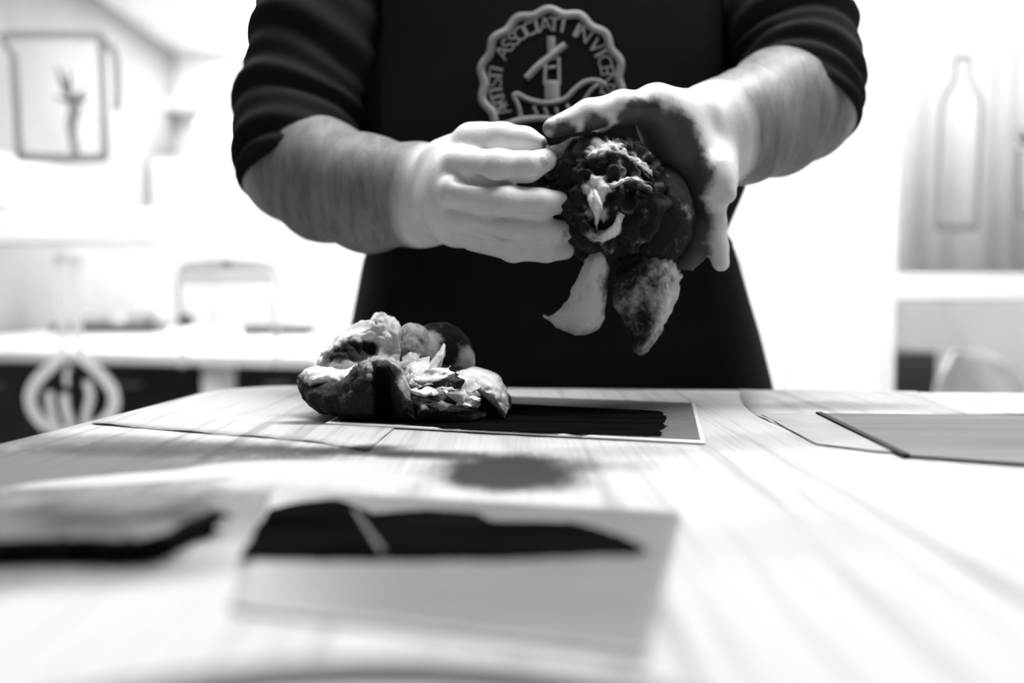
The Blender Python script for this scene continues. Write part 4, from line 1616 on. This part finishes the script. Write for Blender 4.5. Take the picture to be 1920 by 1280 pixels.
t = thing('jug_decal', 'grey outline of a tall jug with spout and handle on the left pane', 'decal', (bx(115), YD, bz(300)), 'vessel outlines on the glass')
line_part(t, 'outline', M['film'], [([(20, 62), (70, 61), (120, 61), (195, 62)], 16, 2, False), ([(194, 62), (194, 120), (195, 200), (196, 298)], 15, 2, False),
                                    ([(196, 292), (150, 295), (90, 294), (32, 292)], 17, 2, False), ([(36, 296), (33, 220), (31, 150), (30, 104)], 15, 2, False), ([(32, 106), (20, 86), (8, 64), (20, 60)], 12, 3, False)])
line_part(t, 'handle', M['film'], [([(196, 78), (210, 84), (218, 100), (221, 140), (222, 175), (220, 205)], 15, 5, False)])
lf = MB()
for (tip, w) in (((106, 112), 12), ((130, 118), 9), ((165, 160), 10), ((172, 178), 12), ((100, 175), 8)):
    b0 = np.array([134, 190])
    tp = np.array(tip)
    dr = (tp - b0) / np.linalg.norm(tp - b0)
    nn = np.array([-dr[1], dr[0]]) * w / 2
    lf.add(*film_fill([b0 - nn * .6, b0 + (tp - b0) * .5 - nn, tp, b0 + (tp - b0) * .5 + nn, b0 + nn * .6]))
lf.build('plant_leaves', M['film_dark'], t, solid=0.001)
line_part(t, 'plant_stem', M['film'], [([(140, 190), (134, 225), (136, 255), (142, 288)], 16, 5, False), ([(150, 195), (140, 225), (134, 245)], 10, 4, False)])

t = thing('bottle_decal', 'grey outline of a slim square-shouldered bottle on the right pane', 'decal', (bx(1798), YD, bz(430)), 'vessel outlines on the glass')
line_part(t, 'outline', M['film'], [([(1790, 108), (1790, 140), (1782, 158), (1768, 180), (1763, 210), (1762, 300), (1760, 420)], 9, 5, False), ([(1816, 108), (1816, 140), (1824, 158), (1836, 180), (1839, 210), (1837, 300), (1835, 420)], 9, 5, False)])
line_part(t, 'base', M['film'], [([(1758, 424), (1798, 426), (1838, 424)], 14, 3, False)])
line_part(t, 'cap', M['film'], [([(1787, 106), (1803, 103), (1819, 106)], 12, 3, False)])

t = thing('vase_decal', 'grey outline of a vase with dark leaves cut by the right picture edge', 'decal', (bx(1945), YD, bz(405)), 'vessel outlines on the glass')
line_part(t, 'outline', M['film'], [([(1912, 275), (1910, 320), (1912, 360), (1918, 402), (1945, 404), (1974, 402), (1980, 360), (1982, 320), (1980, 275)], 10, 5, False)])
lf = MB()
for (tip, w) in (((1902, 250), 12), ((1908, 232), 10), ((1930, 205), 12), ((1958, 215), 12), ((1985, 250), 12)):
    b0 = np.array([1940, 275])
    tp = np.array(tip)
    dr = (tp - b0) / np.linalg.norm(tp - b0)
    nn = np.array([-dr[1], dr[0]]) * w / 2
    lf.add(*film_fill([b0 - nn * .6, b0 + (tp - b0) * .5 - nn, tp, b0 + (tp - b0) * .5 + nn, b0 + nn * .6]))
lf.build('plant_leaves', M['film_dark'], t, solid=0.001)

t = thing('flask_decal', 'pale outline of a long-necked round flask over the dark lower pane', 'decal', (bx(122), YD, bz(815)), 'vessel outlines on the glass')
line_part(t, 'outline', M['film_pale'], [([(104, 480), (108, 560), (108, 640), (98, 675), (66, 705), (46, 735), (46, 765), (66, 795), (100, 812)], 22, 6, False),
                                          ([(136, 480), (136, 560), (137, 640), (148, 672), (176, 700), (200, 732), (202, 765), (180, 795), (140, 814), (100, 812)], 22, 6, False)])
line_part(t, 'liquid_streaks', M['film_pale'], [([(80, 735), (82, 770), (92, 800)], 15, 4, False), ([(108, 740), (112, 775), (122, 800)], 17, 4, False), ([(152, 715), (158, 745), (150, 775), (146, 805)], 15, 4, False), ([(120, 690), (112, 710), (116, 725)], 9, 4, False)])

t = thing('jar_decal', 'grey outline of a lidded jar with knob on the left pane', 'decal', (bx(425), YD, bz(690)), 'vessel outlines on the glass')
line_part(t, 'outline', M['film_light'], [([(332, 590), (330, 540), (332, 512), (348, 496), (420, 492), (498, 496), (518, 512), (520, 540), (508, 560), (514, 640), (514, 690)], 12, 6, False), ([(332, 590), (326, 640), (340, 670), (330, 690)], 9, 5, False)])
mb = MB().add(*film_fill([(338, 500), (420, 494), (505, 500), (514, 535), (420, 534), (336, 535)]))
mb.build('lid', M['film_light'], t, solid=0.001)
kb = [(421 + 9 * math.cos(a / 12 * 2 * math.pi), 492 + 8 * math.sin(a / 12 * 2 * math.pi)) for a in range(12)]
MB().add(*film_fill(kb)).build('knob', M['film_dark'], t, solid=0.001)
kb = [(342 + 16 * math.cos(a / 12 * 2 * math.pi), 602 + 14 * math.sin(a / 12 * 2 * math.pi)) for a in range(12)]
MB().add(*film_fill(kb)).build('side_knob', M['film_dark'], t, solid=0.001)


# ------------------------------------------------------------------ the room beyond the glass
def far_box(name, x0, x1, t_, b_, d, dep, m, parent=None, bevel=.006):
    a, c = P(x0, b_, d), P(x1, t_, d)
    return MB().box(a[0], c[0], d, d + dep, a[2], c[2]).build(name, m, parent, bevel=bevel)


lt_ = thing('long_table', 'long white table beyond the left glass', 'table', (-1.25, 4.2, 0))
MB().prism([(-2.25, 3.55), (-0.62, 3.12), (-0.62, 5.1), (-2.25, 5.3)], .715, .755).build('tabletop', M['white'], lt_, bevel=.004)
for (x, y) in ((-2.1, 3.62), (-0.98, 3.32), (-0.75, 4.95), (-2.1, 5.1)):
    MB().box(x - .045, x + .045, y - .045, y + .045, 0, .715).build('leg', M['white'], lt_, bevel=.004)
for k, (x0, x1, lab) in enumerate(((-2.2, -1.16, 'low black storage cabinet under the long white table'), (-1.05, -0.70, 'narrow black cabinet under the right end of the white table'))):
    t = thing('cabinet', lab, 'cabinet', ((x0 + x1) / 2, 3.9, 0))
    MB().box(x0, x1, 3.72, 4.5, 0, .70).build('carcass', M['dark'], t, bevel=.005)
    n_ = 2 if k == 0 else 1
    for i in range(n_):
        w = (x1 - x0) / n_
        dr = MB().box(x0 + w * i + .01, x0 + w * (i + 1) - .01, 3.70, 3.719, .04, .68).build('door', M['dark'], t, bevel=.003)
        dr['base'] = t['base']
        MB().box(x0 + w * (i + .5) - .04, x0 + w * (i + .5) + .04, 3.685, 3.699, .60, .615).build('handle', M['grey'], dr)
t = thing('monitor', 'white flat monitor standing on the long white table', 'monitor', (P(215, 590, 4.9)[0], 4.92, .755))
far_box('screen_back', 130, 300, 462, 588, 4.9, .04, M['white'], t)
MB().tube([(P(215, 590, 4.9)[0], 4.93, .757), (P(215, 590, 4.9)[0], 4.93, .95)], .03, 12).build('stand', M['white'], t)
MB().lathe([(0.0, .756), (.12, .756), (.12, .768), (0.0, .768)], P(215, 590, 4.9)[0], 4.93, 24).build('base', M['white'], t)
a = P(95, 608, 4.6)
b_ = P(292, 592, 4.6)
o = MB().box(a[0], b_[0], 4.6, 4.78, .756, .80).build('black_tray', M['dark'], bevel=.006)
tag(o, 'low black tray on the long table below the monitor', 'tray')
a, b_ = P(452, 608, 4.4), P(582, 586, 4.4)
o = MB().box(a[0], b_[0], 4.4, 4.6, .756, .80).build('black_box', M['dark'], bevel=.006)
tag(o, 'flat black box at the right end of the long table', 'box')

# shelf with jars on the far wall, upper left
sh_t = thing('wall_shelf', 'grey shelf on the far wall behind the jug outline', 'shelf', (P(350, 200, 6.8)[0], 6.85, P(350, 200, 6.8)[2]))
a, b_ = P(262, 205, 6.75), P(470, 172, 6.75)
MB().box(a[0], b_[0], 6.75, 6.99, a[2], b_[2] - .05).build('shelf_board', M['offwhite'], sh_t, bevel=.004)
for x in (a[0] + .1, b_[0] - .1):
    MB().box(x - .015, x + .015, 6.8, 6.99, a[2] - .15, a[2]).build('bracket', M['offwhite'], sh_t)
a, b_ = P(345, 300, 6.5), P(440, 205, 6.5)
o = MB().lathe([(0.0, a[2]), (.14, a[2]), (.16, a[2] + .1), (.13, b_[2] - .06), (.07, b_[2] - .03), (.07, b_[2]), (0.0, b_[2])], (a[0] + b_[0]) / 2, 6.6, 32).build('white_jar', M['white'], smooth=True)
tag(o, 'large white jar on the far cabinet at the upper left', 'jar')
hc = thing('far_cabinet', 'tall white cabinet against the far wall at the left', 'cabinet', ((a[0] + b_[0]) / 2, 6.7, 0))
MB().box(max(XL + .02, a[0] - .75), b_[0] + .25, 6.42, 6.98, 0, a[2] - .002).build('carcass', M['offwhite'], hc, bevel=.006)
for i in range(2):
    xc0 = max(XL + .02, a[0] - .75)
    w = (b_[0] + .25 - xc0) / 2
    MB().box(xc0 + w * i + .01, xc0 + w * (i + 1) - .01, 6.40, 6.419, .05, a[2] - .03).build('door', M['wall'], hc, bevel=.004)
# white board hung on the left wall
a, b_ = P(102, 388, 5.6), P(258, 312, 5.6)
zb0, zb1 = P(150, 388, 4.9)[2], P(150, 312, 4.9)[2]
cart = thing('wall_board', 'bright white board hung on the far left wall', 'board', (XL + .02, 4.9, zb0))
MB().box(XL + .002, XL + .03, 4.45, 5.9, zb0, zb1).build('panel', M['white'], cart, bevel=.003)
for z in (zb0 - .012, zb1):
    MB().box(XL + .002, XL + .04, 4.44, 5.91, z, z + .012).build('frame_strip', M['offwhite'], cart)

# right lower pane: black cabinet and pale round-backed chair
bc = thing('black_cabinet', 'black cabinet beyond the right glass beside the pale chair', 'cabinet', (P(1715, 700, 3.6)[0], 3.8, 0))
a, b_ = P(1640, 900, 3.6), P(1758, 660, 3.6)
MB().box(a[0], b_[0], 3.6, 4.1, 0, b_[2]).build('carcass', M['dark'], bc, bevel=.006)
MB().box(a[0] + .01, b_[0] - .01, 3.58, 3.599, .05, b_[2] - .03).build('door', M['dark'], bc, bevel=.004)
ch = thing('shell_chair', 'pale shell chair with rounded back beyond the right glass', 'chair', (P(1850, 700, 3.3)[0], 3.1, 0))
cx0, cx1, zt_ = P(1800, 700, 3.3)[0], P(1902, 700, 3.3)[0], P(1850, 660, 3.3)[2]
cxm, hw = (cx0 + cx1) / 2, (cx1 - cx0) / 2 + .06
V, Fc = [], []
for j in range(9):
    t_ = j / 8
    z = .46 + (zt_ - .46) * t_
    w = hw * (1 - .35 * max(0, t_ - .55) ** 2 / .2)
    for i in range(11):
        u = i / 5 - 1
        drop = .05 * abs(u) ** 3 * t_
        V.append((cxm + u * w, 3.42 - .10 * u * u + .05 * t_, z - drop))
MB().add(V, grid_faces(11, 9)).build('backrest', M['offwhite'], ch, smooth=True, solid=.012)
V = []
for j in range(9):
    for i in range(11):
        u, v = i / 5 - 1, j / 8
        V.append((cxm + u * hw * (1 - .2 * (1 - v)), 3.0 + .42 * v - .1 * u * u * v, .45 + .02 * u * u))
MB().add(V, grid_faces(11, 9)).build('seat', M['offwhite'], ch, smooth=True, solid=.014)
for (sx, sy) in ((-1, 0), (1, 0), (-1, 1), (1, 1)):
    MB().tube([(cxm + sx * hw * .6, 3.1 + .25 * sy, .445), (cxm + sx * hw * .85, 3.02 + .4 * sy, .0)], [.015, .011], 10).build('leg', M['grey'], ch)
t = thing('looped_bag', 'grey bag with looped handles hanging on the black cabinet', 'bag', (P(1775, 735, 3.55)[0], 3.55, P(1775, 735, 3.55)[2]))
a, b_ = P(1760, 800, 3.55), P(1795, 690, 3.55)
MB().box(a[0] + .012, b_[0] + .01, 3.52, 3.58, a[2], b_[2]).build('bag_body', M['offwhite'], t, bevel=.015)
for y in (3.53, 3.57):
    MB().tube(smooth_path([(a[0] + .03, y, b_[2] - .01), (a[0] + .028, y, b_[2] + .05), (a[0] + .045, y, b_[2] + .08), (a[0] + .062, y, b_[2] + .05), (a[0] + .06, y, b_[2] - .01)], 5), .007, 8).build('handle', M['grey'], t, smooth=True)
